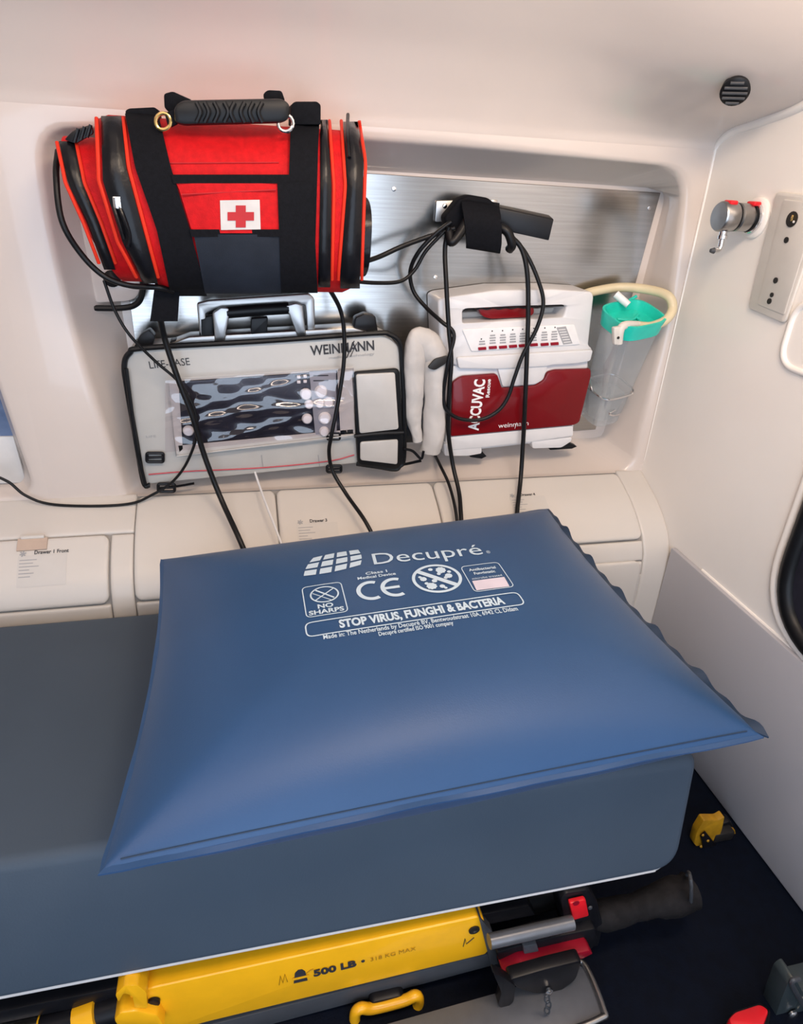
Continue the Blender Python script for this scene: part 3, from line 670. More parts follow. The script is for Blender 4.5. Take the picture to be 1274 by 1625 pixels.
# slanted key panel
kp = pts(q6([(200, 240), (720, 222), (735, 330), (195, 362)]), AY_)
fin('key_panel', pr_bm(rnd(pts(q6([(160, 250), (700, 226), (728, 322), (205, 356)]), AY_-.001), .004), (0, -.002, 0), .001), 'wht', su)
for i, (x, y) in enumerate([(257, 343), (308, 338), (357, 336), (405, 332), (452, 329), (505, 325), (557, 323), (605, 320)]):
    px, py = x/3.033+680, y/3.033+440
    k_ = fin('key', pr_bm(rnd(pts([(px-6.5, py-2), (px+6, py-3), (px+6.5, py+1.5), (px-6, py+2.5)], AY_-.003), .001), (0, -.003, 0), .0008), 'signald', su)
    for j, (dy, w_) in enumerate(((-7, 5), (-11, 4.5), (-15, 5), (-19, 4))):
        if i == 0 and j > 1: continue
        fin('key_print', pr_bm(pts([(px-w_, py+dy-1), (px+w_, py+dy-1.6), (px+w_, py+dy+.8), (px-w_, py+dy+1.4)], AY_-.0032), (0, -.0003, 0)), 'inkgrey', k_)
    fin('key_dot', lathe_bm(P(px-1+i*.3, py-(26 if i else 15), AY_-.003), (0, -1, 0), [(0, .0016), (.0006, .0014)], 10), 'hole', k_)
fin('gauge_print', pr_bm(pts(q6([(615, 242), (660, 236), (692, 318), (648, 324)]), AY_-.0032), (0, -.0004, 0)), 'inkgrey', su)
for k in range(6):
    fin('gauge_line', pr_bm(pts(q6([(624+k*5.2, 252+k*12), (658+k*5, 249+k*12), (659+k*5, 252+k*12), (625+k*5.2, 255+k*12)]), AY_-.0038), (0, -.0003, 0)), 'wht', su)
fin('front_ridge', pr_bm(rnd(pts(q6([(130, 382), (785, 345), (772, 400), (700, 412), (590, 418), (560, 425), (330, 438), (140, 435)]), AY_-.0), .006), (0, -.008, 0), .004), 'suction', su)
fin('centre_tongue', pr_bm(rnd(pts(q6([(325, 428), (572, 415), (548, 490), (512, 512), (352, 524)]), AY_+.003), .006), (0, -.006, 0), .003), 'suction', su)
red_o = rnd(pts(q6([(108, 500), (150, 470), (322, 458), (346, 528), (508, 516), (545, 492), (565, 450), (600, 440), (768, 434), (772, 462), (716, 690), (690, 704), (100, 758)]), AY_+.004), [.006, .01, .008, .006, .006, .008, .006, .006, .004, .006, .008, .006, .004])
rf = fin('red_front', pr_bm(red_o, (0, -.012, 0), .003), 'dred', su)
fin('base_rim', pr_bm(rnd(pts(q6([(98, 762), (690, 708), (690, 760), (480, 790), (260, 815), (80, 830)]), AY_+.004), .006), (0, -.008, 0), .004), 'suction', su)
for q_ in ([(72, 800), (255, 795), (258, 850), (190, 862), (78, 862)], [(495, 790), (690, 768), (690, 790), (640, 822), (500, 826)]):
    fin('foot', pr_bm(rnd(pts(q6(q_), AY_-.002), .006), (0, .05, 0), .004), 'suction', su)
for q_ in ([(200, 866), (262, 846), (280, 862), (255, 874)], [(585, 832), (680, 800), (715, 815), (690, 826)]):
    fin('rubber_foot', pr_bm(pts(q6(q_), AY_+.012), (0, .02, 0), .001), 'rubber', su)
def rot_text(s, p0, p1, size, Y, m, parent, bold=0):
    a, b = P(*p0, Y), P(*p1, Y); u = b-a; L = u.length; u.normalize(); v = Vector((-u.z, 0, u.x))
    return text_obj(s, size, plane_map(a, u, v), m, parent, bold, L)
yF = AY_-.0085
rot_text('ACCUVAC', q6([(238, 738)])[0], q6([(272, 492)])[0], .0335, yF, 'wht', rf, .0012)
rot_text('Rescue', q6([(292, 578)])[0], q6([(299, 490)])[0], .012, yF, 'wht', rf, .0003)
rot_text('weinmann', q6([(335, 726)])[0], q6([(480, 712)])[0], .016, yF, 'wht', rf)
fin('script_stroke', tube_bm(pts(q6([(415, 728), (424, 700)]), yF-.0005), .0006, 6, False), 'wht', rf)

# ================================================================== COLLECTION JAR
jt = thing('suction_jar', 'clear suction collection jar with teal lid beside the suction unit', 'jar', (0, 0, 0))
jc = P(950, 662, 1.388); jt.location = jc
ax = Vector((-.05, -.32, 1)).normalized(); jx = Vector((.96, .26, 0)); jx = (jx-ax*jx.dot(ax)).normalized(); jy = ax.cross(jx)
def jring(h, hw, hd, n=36, e=3.6):
    out = []
    for k in range(n):
        a = 2*math.pi*k/n; c_, s_ = math.cos(a), math.sin(a)
        out.append(jc+ax*h+jx*(hw*math.copysign(abs(c_)**(2/e), c_))+jy*(hd*math.copysign(abs(s_)**(2/e), s_)))
    return out
def loft_bm(rings, cap0=True, cap1=True, bm=None):
    own = bm or bmesh.new(); V = [[own.verts.new(p) for p in r] for r in rings]; n = len(V[0])
    for A, B in zip(V, V[1:]):
        for k in range(n): own.faces.new((A[k], A[(k+1) % n], B[(k+1) % n], B[k]))
    if cap0: own.faces.new(V[0])
    if cap1: own.faces.new(V[-1])
    return own
JH = .262
fin('body', loft_bm([jring(0, .034, .032), jring(.004, .039, .036), jring(.09, .045, .041), jring(JH, .055, .048)], True, False), 'jar', jt)
fin('liner', loft_bm([jring(.012, .030, .028), jring(.03, .033, .030), jring(.075, .036, .032)], True, True), 'jar', jt)
ld = fin('lid', loft_bm([jring(JH-.022, .0565, .0495), jring(JH+.004, .060, .053), jring(JH+.012, .0605, .0535), jring(JH+.012, .056, .049), jring(JH-.008, .052, .045)], False, True), 'teal', jt)
fin('lid_rib', tube_bm([jc+ax*(JH-.004)+jx*a+jy*b for a, b in ((-.02, -.01), (-.005, -.02), (.012, -.012), (.018, .006))], .003, 8), 'teal', ld)
fin('lid_rib', tube_bm([jc+ax*(JH-.004)+jx*a+jy*b for a, b in ((-.03, .012), (0, .0), (.03, .014))], .0028, 8), 'teal', ld)
fin('lid_clip', tube_bm([P(993, 480, 1.365), P(1003, 474, 1.365), P(1010, 470, 1.365)], .0035, 8), 'teal', ld)
fin('port', cyl_bm(P(977, 467, 1.355), P(997, 484, 1.335), .0085, .0075), 'knob', jt)
fin('elbow', tube_bm([P(1012, 516, 1.275), P(992, 516, 1.262), P(984, 524, 1.256), P(981, 545, 1.258)], .0085, 12), 'plate', jt)
fin('elbow_clip', pr_bm(rnd(pts([(974, 520), (988, 518), (987, 546), (975, 548)], 1.250), .004), (0, .012, 0), .003), 'plate', jt)
fin('elbow_pin', lathe_bm(P(981, 536, 1.249), (0, -1, 0), [(0, .003), (.002, .002)], 10), 'hole', jt)
# wire holder round the jar
hold = thing('jar_holder', 'chrome wire ring holder around the clear suction jar', 'wire holder', jc+Vector((0, .01, 0)))
def hring(h, g): return jring(h, .034+h*.105+g, .032+h*.09+g)
fin('wire_ring', tube_bm(hring(.088, .0055), .0024, 8, False, True), 'chrome', hold)
for i in (3, 16):
    r0, r1 = hring(.0, .006)[i], hring(.045, .006)[i]
    fin('wire_leg', tube_bm([r0, r1], .0022, 8, False), 'chrome', hold)
fin('wire_leg', tube_bm([hring(.088, .006)[18], hring(.10, .012)[18], P(930, 570, 1.40)], .0024, 8), 'chrome', hold)
fin('wire_clip', tube_bm([hring(.05, .004)[27], hring(.045, .007)[26], hring(.035, .007)[27], hring(.03, .004)[29]], .002, 8), 'chrome', hold)
fin('back_plate', box_bm(jc+Vector((.0, .050, .06)), (.07, .004, .11), .001), 'steel', hold)
tag(fin('suction_hose', tube_bm([P(1008, 517, 1.275), P(1032, 518, 1.275), P(1056, 508, 1.285), P(1067, 490, 1.298), P(1060, 470, 1.312), P(1030, 460, 1.35), P(985, 456, 1.385), P(940, 463, 1.397), P(915, 472, 1.40)], .0098, 14), 'latex'), 'pale yellow suction hose looping from the teal jar lid', 'hose')

# ================================================================== CABLE HOOK WITH STRAP
hk = thing('cable_hook', 'black bar hook on the steel plate with hook-and-loop cable strap', 'hook', (P(760, 350, 1.40).x, 1.40, P(760, 400, 1.36).z))
fin('base_plate', pr_bm(rnd(pts([(692, 319), (730, 318), (790, 322), (790, 350), (690, 352)], 1.420), .003), (0, -.003, 0), .0008), 'alu', hk)
fin('screw', lathe_bm(P(706, 327, 1.416), (0, -1, 0), [(0, .005), (.002, .004), (.003, .001)], 12), 'chrome', hk)
bar0, bar1 = P(735, 328, 1.385), P(872, 364, 1.34)
fin('bar', pr_bm([P(735, 318, 1.385), P(879, 348, 1.335), P(871, 382, 1.335), P(735, 352, 1.385)], (.004, .034, .006), .002), 'blackpl', hk)
fin('bar_tab', box_bm(P(783, 322, 1.40), (.014, .01, .012), .002), 'alu', hk)
def strapf(u, v, o):
    path = [(742, 312, 1.36), (748, 330, 1.322), (750, 362, 1.312), (752, 390, 1.318), (768, 402, 1.335), (776, 380, 1.36)]
    sm_ = STR; k = v*(len(sm_)-1); i = min(int(k), len(sm_)-2); p = sm_[i].lerp(sm_[i+1], k-i)
    wd = .062-.012*abs(v-.3)
    return p + EX*(u-.5)*wd*1.25 + Vector((0, -o, o*.2)) + EZ*(-.008*(u-.5))
STR = smooth_path([P(764, 318, 1.372), P(762, 326, 1.335), P(765, 350, 1.318), P(767, 380, 1.322), P(766, 398, 1.334), P(766, 392, 1.36)], 6)
fin('velcro_strap', slab_bm(strapf, 6, 30, .004), 'web', hk, 60)
fin('strap_shoulder', pr_bm(rnd(pts([(705, 345), (728, 316), (745, 309), (775, 314), (795, 330), (790, 352), (740, 368), (712, 372)], 1.345), .006), (0, .035, 0), .008, 3), 'web', hk)

# ================================================================== CABLES
def cable(name, lst, r, label, cat='cable', group=None, m='cable', n=8):
    o = tag(fin(name, tube_bm([P(*p) for p in lst], r, 10, n=n), m, sharp=80), label, cat, group)
    return o
cable('cable', [(92, 240, 1.24), (89, 280, 1.205), (98, 350, 1.19), (128, 402, 1.20), (165, 438, 1.205), (205, 453, 1.205), (250, 456, 1.20), (275, 462, 1.21)], .0048, 'thick black cord looping round the left end of the red bag')
cable('thin_cable', [(165, 445, 1.27), (182, 492, 1.27), (206, 532, 1.268), (245, 572, 1.28), (285, 608, 1.285), (308, 650, 1.285), (312, 690, 1.285), (296, 735, 1.29), (272, 766, 1.30), (240, 786, 1.30), (208, 799, 1.300), (150, 803, 1.302), (80, 800, 1.31), (40, 786, 1.315), (12, 764, 1.318), (-20, 756, 1.318), (-70, 778, 1.312), (-150, 800, 1.306)], .0028, 'thin black cable from under the red bag along to the left window')
cable('cable', [(253, 500, 1.26), (262, 540, 1.275), (282, 600, 1.275), (305, 660, 1.275), (325, 725, 1.275), (350, 790, 1.255), (380, 856, 1.185), (400, 905, 1.155), (418, 950, 1.130)], .0055, 'thickest black cable crossing the left of the ventilator screen')
cable('cable', [(508, 440, 1.25), (522, 458, 1.26), (540, 492, 1.28), (546, 530, 1.285), (545, 580, 1.285), (536, 640, 1.283), (526, 690, 1.280), (522, 718, 1.285), (528, 748, 1.285), (550, 785, 1.255), (580, 828, 1.19), (600, 870, 1.155), (612, 910, 1.133)], .0042, 'black cable clipped to the right side of the ventilator case')
cable('cable', [(712, 360, 1.325), (706, 395, 1.33), (708, 450, 1.315), (712, 520, 1.305), (716, 570, 1.300), (713, 620, 1.302), (711, 680, 1.310), (718, 735, 1.305), (728, 780, 1.265), (731, 812, 1.215), (733, 850, 1.175), (735, 890, 1.145)], .0048, 'black cable hanging from the hook down the left edge of the suction unit')
cable('cable', [(805, 372, 1.33), (826, 392, 1.325), (836, 430, 1.315), (838, 490, 1.31), (836, 560, 1.305), (833, 640, 1.303), (830, 700, 1.305), (826, 760, 1.285), (821, 806, 1.225), (818, 850, 1.175), (816, 890, 1.145)], .005, 'black cable hanging straight from the hook across the red front panel')
cable('cable', [(812, 375, 1.335), (834, 402, 1.33), (852, 440, 1.32), (862, 480, 1.312), (852, 520, 1.305), (830, 562, 1.303), (816, 600, 1.302), (806, 630, 1.302), (790, 652, 1.301), (762, 666, 1.302), (728, 664, 1.303), (707, 648, 1.303), (704, 620, 1.302), (712, 570, 1.294), (720, 530, 1.300), (700, 510, 1.315), (676, 488, 1.35), (656, 462, 1.37), (651, 430, 1.365), (664, 400, 1.35), (690, 372, 1.34), (716, 352, 1.335)], .0042, 'black cable looping from the hook across the suction unit and back')
cable('cable', [(722, 362, 1.335), (690, 372, 1.345), (640, 390, 1.34), (600, 408, 1.33), (566, 418, 1.30), (540, 420, 1.27)], .0048, 'black cable running from the hook to behind the red bag')
cable('cable', [(704, 368, 1.34), (676, 398, 1.348), (658, 428, 1.35), (636, 446, 1.345), (600, 449, 1.33), (560, 446, 1.30), (516, 440, 1.255)], .0038, 'thinner black cable sagging from the hook under the red bag')
cable('thin_cable', [(690, 722, 1.40), (699, 740, 1.33), (712, 768, 1.285), (722, 806, 1.225), (727, 850, 1.178), (729, 890, 1.148)], .0035, 'short black cable emerging below the suction unit toward the cushion')
for k, L in enumerate(([(742, 348, 1.33), (728, 372, 1.32), (716, 384, 1.318), (712, 368, 1.33)], [(790, 360, 1.335), (805, 368, 1.325), (812, 388, 1.325), (808, 396, 1.335)])):
    cable('cable_loop', L, .009, ('thick black cable loop bunched left of the hook strap', 'thick black cable loop bunched right of the hook strap')[k], 'cable')
cable('white_cord', [(404, 748, 1.325), (412, 772, 1.297), (424, 805, 1.24), (434, 830, 1.205), (446, 862, 1.172), (454, 890, 1.148)], .0024, 'thin white cord hanging from under the ventilator case', 'cord', m='suction')

# ================================================================== BULKHEAD FITTINGS
ov = thing('oxygen_valve', 'chrome gas outlet valve with red collar on the bulkhead', 'valve', PX(1200, 346, XR))
v0 = PX(1200, 346, XR); dv = Vector((-1, 0, 0))
fin('wall_flange', lathe_bm(v0, dv, [(0, .035), (.004, .035), (.007, .031), (.007, .026)], 32), 'bulk', ov)
fin('flange_ring', lathe_bm(v0, dv, [(.005, .0265), (.012, .0265), (.014, .0235)], 28), 'chrome', ov)
fin('barrel', lathe_bm(v0, dv, [(.012, .022), (.020, .022), (.022, .024), (.042, .024), (.044, .0215), (.048, .0215)], 28), 'alu', ov)
fin('black_ring', lathe_bm(v0, dv, [(.014, .0245), (.018, .0245)], 28), 'rubber', ov)
fin('black_ring', lathe_bm(v0, dv, [(.047, .0245), (.050, .0245)], 28), 'rubber', ov)
fin('probe', lathe_bm(v0, dv, [(.049, .0235), (.052, .0255), (.076, .0255), (.079, .0235), (.0795, .001)], 28), 'alu', ov)
for d in (.012, .060):
    fin('red_tab', box_bm(v0+dv*(d+.004)+Vector((0, -.004, .0235)), (.016, .022, .008), .003), 'signal', ov)
e0 = v0+dv*.066+Vector((0, -.006, -.024))
fin('outlet', lathe_bm(e0, (0, -.1, -1), [(0, .007), (.006, .007), (.007, .0085), (.013, .0085), (.014, .005), (.026, .005)], 14), 'chrome', ov)
fin('hose_barb', tube_bm([e0+Vector((0, -.003, -.026)), e0+Vector((-.004, -.004, -.032)), e0+Vector((-.016, -.005, -.033))], .0045, 10), 'chrome', ov)
fin('barb_tip', cyl_bm(e0+Vector((-.014, -.005, -.033)), e0+Vector((-.021, -.005, -.033)), .0055, .0035, 12), 'rail', ov)
cpn = thing('socket_panel', 'grey socket panel with round holes beside the gas valve', 'panel', PX(1225, 495, XR))
cq = [PX(1236, 304, XR), PX(1318, 312, XR), PX(1249, 514, XR), PX(1191, 489, XR)]
fin('plate', pr_bm(rnd(cq, .01), (-.007, 0, 0), .003), 'plate', cpn)
ins = [PX(1244, 316, XR-.007), PX(1300, 322, XR-.007), PX(1245, 500, XR-.007), PX(1203, 483, XR-.007)]
fin('inset', pr_bm(rnd(ins, .004), (-.0015, 0, 0), .0008), 'plate', cpn)
for x, y, r in ((1257, 348, .0125), (1248, 381, .005), (1231, 445, .005), (1225, 468, .004), (1221, 478, .005)):
    fin('socket', lathe_bm(PX(x, y, XR-.0085), dv, [(0, r), (.0015, r), (.0016, r*.6)], 18), 'hole', cpn)
fin('socket_key', box_bm(PX(1257, 346, XR-.0115), (.003, .004, .010), .001), 'brass', cpn); fin('socket_key', box_bm(PX(1259, 352, XR-.0115), (.003, .003, .004), .001), 'plate', cpn)
# ribbed black knob on the soffit
def on_soffit(px, py):
    v = ray(px, py); best = None
    for i in range((len(spR)-1)*10):
        k = i/10; p = sof_at(.85, k)
        for _ in range(3): w_ = CAM+v*(p.y/v.y); p = sof_at(w_.x, k)
        w_ = CAM+v*(p.y/v.y); d = abs(w_.z-p.z)
        if p.y > .5 and (best is None or d < best[0]): best = (d, p, (sof_at(w_.x, k+.5)-p).normalized())
    return best[1], best[2]
kp_, tg = on_soffit(1168, 136)
kn = Vector((0, tg.z, -tg.y)); kn = kn if kn.z < 0 else -kn
kn = (kn*.45+Vector((-.5, -.6, -.25))).normalized()
kb = thing('coat_hook', 'ribbed black round knob on the cream soffit', 'knob', kp_)
fin('flange', lathe_bm(kp_, kn, [(-.006, .020), (.004, .020), (.007, .017)], 26), 'rubber', kb)
fin('knob', lathe_bm(kp_, kn, [(.005, .014), (.009, .014), (.011, .022), (.018, .023), (.021, .019)], 26), 'rubber', kb)
u_ = kn.orthogonal().normalized(); v_ = kn.cross(u_)
for k in range(-2, 3):
    h_ = math.sqrt(max(0, .019**2-(k*.008)**2)); c_ = kp_+kn*.0215+(u_*.6+v_*.8)*k*.008; dd = (v_*.6-u_*.8)
    fin('rib', tube_bm([c_-dd*h_, c_+dd*h_], .0022, 8, False), 'rail', kb)

# ================================================================== STRETCHER MATTRESS
ZM, ZMB = zc(-.75), zc(-.95)
mt = thing('stretcher_mattress', 'slate grey vinyl stretcher mattress under the blue cushion', 'mattress', (-.4, .8, ZMB))
MX0, MX1, MY0, MY1 = -1.5, .625, .552, 1.088
out = rnd([(MX0, MY1, ZM), (MX1, MY1, ZM), (MX1-.012, MY1, ZMB), (MX0, MY1, ZMB)], [.02, .025, .045, .02], 8)
bmm = pr_bm(out, (0, MY0-MY1, 0), .022, 4)
for v in bmm.verts:
    if v.co.y < MY0+.03: v.co.y += .042*(v.co.z-ZMB)/(ZM-ZMB)
fin('cover', bmm, 'mattress', mt, 60)
fin('piping', tube_bm([(MX0, MY0+.006, ZMB+.004), (.3, MY0+.006, ZMB+.004), (MX1-.08, MY0+.006, ZMB+.004), (MX1-.05, MY0+.007, ZMB+.006), (MX1-.028, MY0+.012, ZMB+.018), (MX1-.016, MY0+.020, ZMB+.042)], .0035, 8), 'piping', mt)
fin('seam', tube_bm([(MX1-.002, MY0+.07, ZM-.02), (MX1-.006, MY0+.050, ZM-.03), (MX1-.009, MY0+.026, ZMB+.06)], .002, 8), 'mattress', mt)

# ================================================================== BLUE CUSHION
cu_ = thing('cushion', 'thick blue coated cushion with white printed logos lying on the stretcher mattress', 'cushion', (.22, .8, ZM))
FL_, FR_, NR_, NL_ = PZ(258, 888, zc(-.615)), PZ(868, 808, zc(-.615)), PZ(1205, 1165, zc(-.637)), PZ(163, 1380, zc(-.640))
HT, HB = .066, .100
def cush(s, t, side=1):
    """s,t in [-1,1]; t=+1 far edge"""
    a, b = (s+1)/2, (t+1)/2
    base = (NL_*(1-a)+NR_*a)*(1-b)+(FL_*(1-a)+FR_*a)*b
    es, et = 1-abs(s), 1-abs(t)
    pin = .018                                               # edges bow inwards between the eared corners
    base = base + Vector((-math.copysign(pin*(1-t*t)*abs(s)**6, s), -math.copysign(pin*.7*(1-s*s)*abs(t)**6, t), 0))
    d = min(es*1.22, et); d2 = (es*et)/(es+et+1e-6)*1.6
    dd = .45*d+.55*d2
    k = 1-(1-min(1, dd/.74))**2.3
    if side > 0: z = HT*k
    else: z = -HB*(1-(1-min(1, dd/.35))**2)
    # sag of the overhanging near edge and slight droop in the middle of the edges
    z -= .012*(1-s*s)*max(0, -t)**4
    return base + EZ*z
def tri(u): # denser towards edges
    return math.sin((u-.5)*math.pi)
fin('top_panel', grid_bm(lambda u, v: cush(tri(u), tri(v), 1), 56, 56), 'pillow', cu_, 80)
def lower(u, v):
    p = cush(tri(u), tri(v), -1); p.z = max(p.z, ZM+.0015) if p.y > MY0+.0 else p.z
    return p
fin('bottom_panel', grid_bm(lower, 56, 56), 'pillow', cu_, 80)
# seam flange all round: right side and far corner in dark navy
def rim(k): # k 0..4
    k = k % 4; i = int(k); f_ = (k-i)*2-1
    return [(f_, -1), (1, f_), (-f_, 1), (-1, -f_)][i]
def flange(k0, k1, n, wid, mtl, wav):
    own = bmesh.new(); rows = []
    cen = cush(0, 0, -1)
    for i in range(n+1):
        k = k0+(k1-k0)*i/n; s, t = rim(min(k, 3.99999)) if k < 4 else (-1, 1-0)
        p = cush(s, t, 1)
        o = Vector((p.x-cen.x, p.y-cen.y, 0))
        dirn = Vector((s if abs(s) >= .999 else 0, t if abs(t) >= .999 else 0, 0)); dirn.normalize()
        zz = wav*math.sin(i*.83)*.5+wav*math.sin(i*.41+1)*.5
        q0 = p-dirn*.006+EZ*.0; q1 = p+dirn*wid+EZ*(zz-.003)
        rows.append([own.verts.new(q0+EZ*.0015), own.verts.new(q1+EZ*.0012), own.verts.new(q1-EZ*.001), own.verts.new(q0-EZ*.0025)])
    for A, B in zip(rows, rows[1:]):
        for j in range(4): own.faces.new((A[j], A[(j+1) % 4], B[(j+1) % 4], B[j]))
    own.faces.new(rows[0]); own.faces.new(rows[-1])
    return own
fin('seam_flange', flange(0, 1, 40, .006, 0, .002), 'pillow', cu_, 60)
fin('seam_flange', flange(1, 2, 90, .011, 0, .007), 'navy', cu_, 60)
fin('seam_flange', flange(2, 3, 40, .005, 0, .002), 'pillow', cu_, 60)
fin('seam_flange', flange(3, 3.9999, 40, .005, 0, .002), 'pillow', cu_, 60)
fin('stitching', tube_bm([cush(-.96+1.92*i/40, -.985, 1)+EZ*.0008 for i in range(41)], .0009, 6), 'navy', cu_)
# ---- printing on the cushion, laid on its curved top (s,t -> metres)
KS, KT = .390, .295
def cp_(x, y, h=.0010): return cush(x/KS, y/KT, 1)+EZ*h
def cm(s, t): return (s*KS, t*KT)
def ribbon_bm(path, wd, closed=False, bm=None, sub=4):
    pp = [Vector((*p, 0)) for p in path]; fine = []
    n = len(pp)
    for i in range(n if closed else n-1):
        a, b = pp[i], pp[(i+1) % n]
        k = max(1, int((b-a).length/.008))
        for j in range(k): fine.append(a.lerp(b, j/k))
    if not closed: fine.append(pp[-1])
    own = bm or bmesh.new(); L, Rr = [], []; m = len(fine)
    for i in range(m):
        t = (fine[(i+1) % m]-fine[i-1]) if closed else fine[min(i+1, m-1)]-fine[max(i-1, 0)]
        t.normalize(); nn = Vector((-t.y, t.x, 0))*wd/2
        L.append(own.verts.new(cp_(fine[i].x+nn.x, fine[i].y+nn.y))); Rr.append(own.verts.new(cp_(fine[i].x-nn.x, fine[i].y-nn.y)))
    for i in range(m if closed else m-1): own.faces.new((L[i], Rr[i], Rr[(i+1) % m], L[(i+1) % m]))
    return own
def patch_bm(quad, bm=None, n=5):
    q_ = [Vector((*p, 0)) for p in quad]
    def f(u, v):
        p = (q_[0]*(1-u)+q_[1]*u)*(1-v)+(q_[3]*(1-u)+q_[2]*u)*v; return cp_(p.x, p.y)
    return grid_bm(f, n, n, bm)
def cprint(s, s0, s1, t0, t1, size, m='print', bold=0, name='lettering'):
    a, b = Vector(cm(s0, t0)), Vector(cm(s1, t1)); u = b-a; L = u.length; u.normalize(); v = Vector((-u.y, u.x))
    return text_obj(s, size, lambda x, y: cp_(a.x+u.x*x+v.x*y, a.y+u.y*x+v.y*y), m, cu_, bold, L, name=name)
def rrect(s0, s1, t0, t1, r=.008): return [(p.x, p.y) for p in rnd([(*cm(s0, t0), 0), (*cm(s1, t0), 0), (*cm(s1, t1), 0), (*cm(s0, t1), 0)], r)]
def arc(cx, cy, rx, ry, a0, a1, n=28): return [(cx+rx*math.cos(math.radians(a0+(a1-a0)*i/n)), cy+ry*math.sin(math.radians(a0+(a1-a0)*i/n))) for i in range(n+1)]
cprint('Decupré', -.112, .368, .308, .270, .0485)
cprint('®', .385, .402, .272, .271, .012)
lg = bmesh.new()                                             # sail-like logo of twelve tiles
def lgp(u, v):
    st = Vector((-.352, .480)).lerp(Vector((-.150, .500)), u); sb = Vector((-.412, .285)).lerp(Vector((-.163, .318)), u)
    p = sb.lerp(st, v); p.y += -.03*math.sin(u*math.pi)*(1-v)+.012*math.sin(u*math.pi*1.0); p.x += -.020*math.sin(v*math.pi)*(1-u)*.5+.012*u*math.sin(v*math.pi)
    return cp_(p.x*KS, p.y*KT)
LGO = []
for i in range(4):
    for j in range(3):
        u0, u1, v0_, v1 = i/4+.028, (i+1)/4-.028, j/3+.045, (j+1)/3-.045
        fin('logo_tile', grid_bm(lambda u, v: lgp(u0+(u1-u0)*u, v0_+(v1-v0_)*v), 3, 3), 'print', cu_)
lg.free()
# no-sharps box
fin('print_frame', ribbon_bm(rrect(-.418, -.266, -.058, .190), .0016, True), 'print', cu_)
nc = cm(-.338, .105)
fin('no_sharps_ring', ribbon_bm(arc(*nc, .0205, .0185, 0, 352, 40), .0024, True), 'print', cu_)
nb = bmesh.new()
ribbon_bm([(nc[0]-.015, nc[1]-.012), (nc[0]+.015, nc[1]+.012)], .002, bm=nb); ribbon_bm([(nc[0]-.012, nc[1]+.013), (nc[0]+.013, nc[1]-.011)], .0028, bm=nb); ribbon_bm([(nc[0]-.017, nc[1]+.006), (nc[0]+.008, nc[1]-.016)], .0014, bm=nb)
fin('crossed_needles', nb, 'print', cu_)
cprint('NO', -.372, -.314, -.003, -.003, .0135, bold=.0004); cprint('SHARPS', -.408, -.278, -.045, -.045, .0135, bold=.0004)
cprint('Class I', -.160, -.070, .222, .222, .0095, bold=.0002); cprint('Medical Device', -.197, -.040, .188, .188, .0095, bold=.0002)
c1, c2 = cm(-.158, .083), cm(-.062, .083)
fin('ce_mark', ribbon_bm(arc(*c1, .0195, .0205, 62, 298), .0066), 'print', cu_)
eb = ribbon_bm(arc(*c2, .0195, .0205, 62, 298), .0066); ribbon_bm([(c2[0]-.018, c2[1]), (c2[0]+.007, c2[1])], .006, bm=eb)
fin('ce_mark', eb, 'print', cu_)
# round microbe emblem
mc = cm(.1165, .108); RX, RY = .0375, .0345
em = fin('microbe_ring', ribbon_bm(arc(*mc, RX, RY, 0, 354, 60), .0050, True), 'print', cu_)
mb = ribbon_bm([(mc[0]-RX*.66, mc[1]+RY*.66), (mc[0]+RX*.66, mc[1]-RY*.66)], .0085)
fin('microbe_bar', mb, 'print', cu_)
random.seed(5)
for dx, dy, r in ((.012, .019, .0075), (-.014, -.018, .0075), (.020, .002, .0055), (-.022, .002, .005), (.002, -.022, .004), (.014, -.002, .003), (-.006, -.006, .004), (-.004, .024, .0035), (.006, .010, .003), (.024, .012, .003), (-.020, -.010, .003), (-.026, .008, .0025), (.006, -.027, .0025)):
    pb = bmesh.new(); n_ = 18
    vs_ = [pb.verts.new(cp_(mc[0]+dx+r*(1+.18*(k % 2))*math.cos(2*math.pi*k/n_), mc[1]+dy+r*(1+.18*(k % 2))*math.sin(2*math.pi*k/n_), .0012)) for k in range(n_)]
    pb.faces.new(vs_); fin('microbe', pb, 'print', cu_)
# info box with pale block
fin('print_frame', ribbon_bm(rrect(.236, .405, -.050, .178), .0014, True), 'print', cu_)
cprint('Antibacterial', .262, .380, .128, .124, .0095, bold=.0002); cprint('Fungistatic', .275, .368, .092, .090, .0095, bold=.0002)
cprint('microbe treated', .255, .385, .052, .050, .0075)
fin('pale_block', patch_bm([cm(.246, -.040), cm(.386, -.044), cm(.390, .040), cm(.250, .042)], n=6), 'pinkprint', cu_)
# banner
fin('print_frame', ribbon_bm(rrect(-.427, .402, -.198, -.098, .010), .0020, True), 'print', cu_)
cprint('STOP VIRUS, FUNGHI & BACTERIA', -.309, .328, -.170, -.174, .0235, bold=.0010)
cprint('Made in: The Netherlands by Decupré BV, Bentwoudstraat 10A, 6942 CL Didam', -.3726, .3600, -.232, -.236, .0125, bold=.0002)
cprint('Decupré certified ISO 9001 company', -.1816, .0950, -.268, -.268, .0115, bold=.0002)

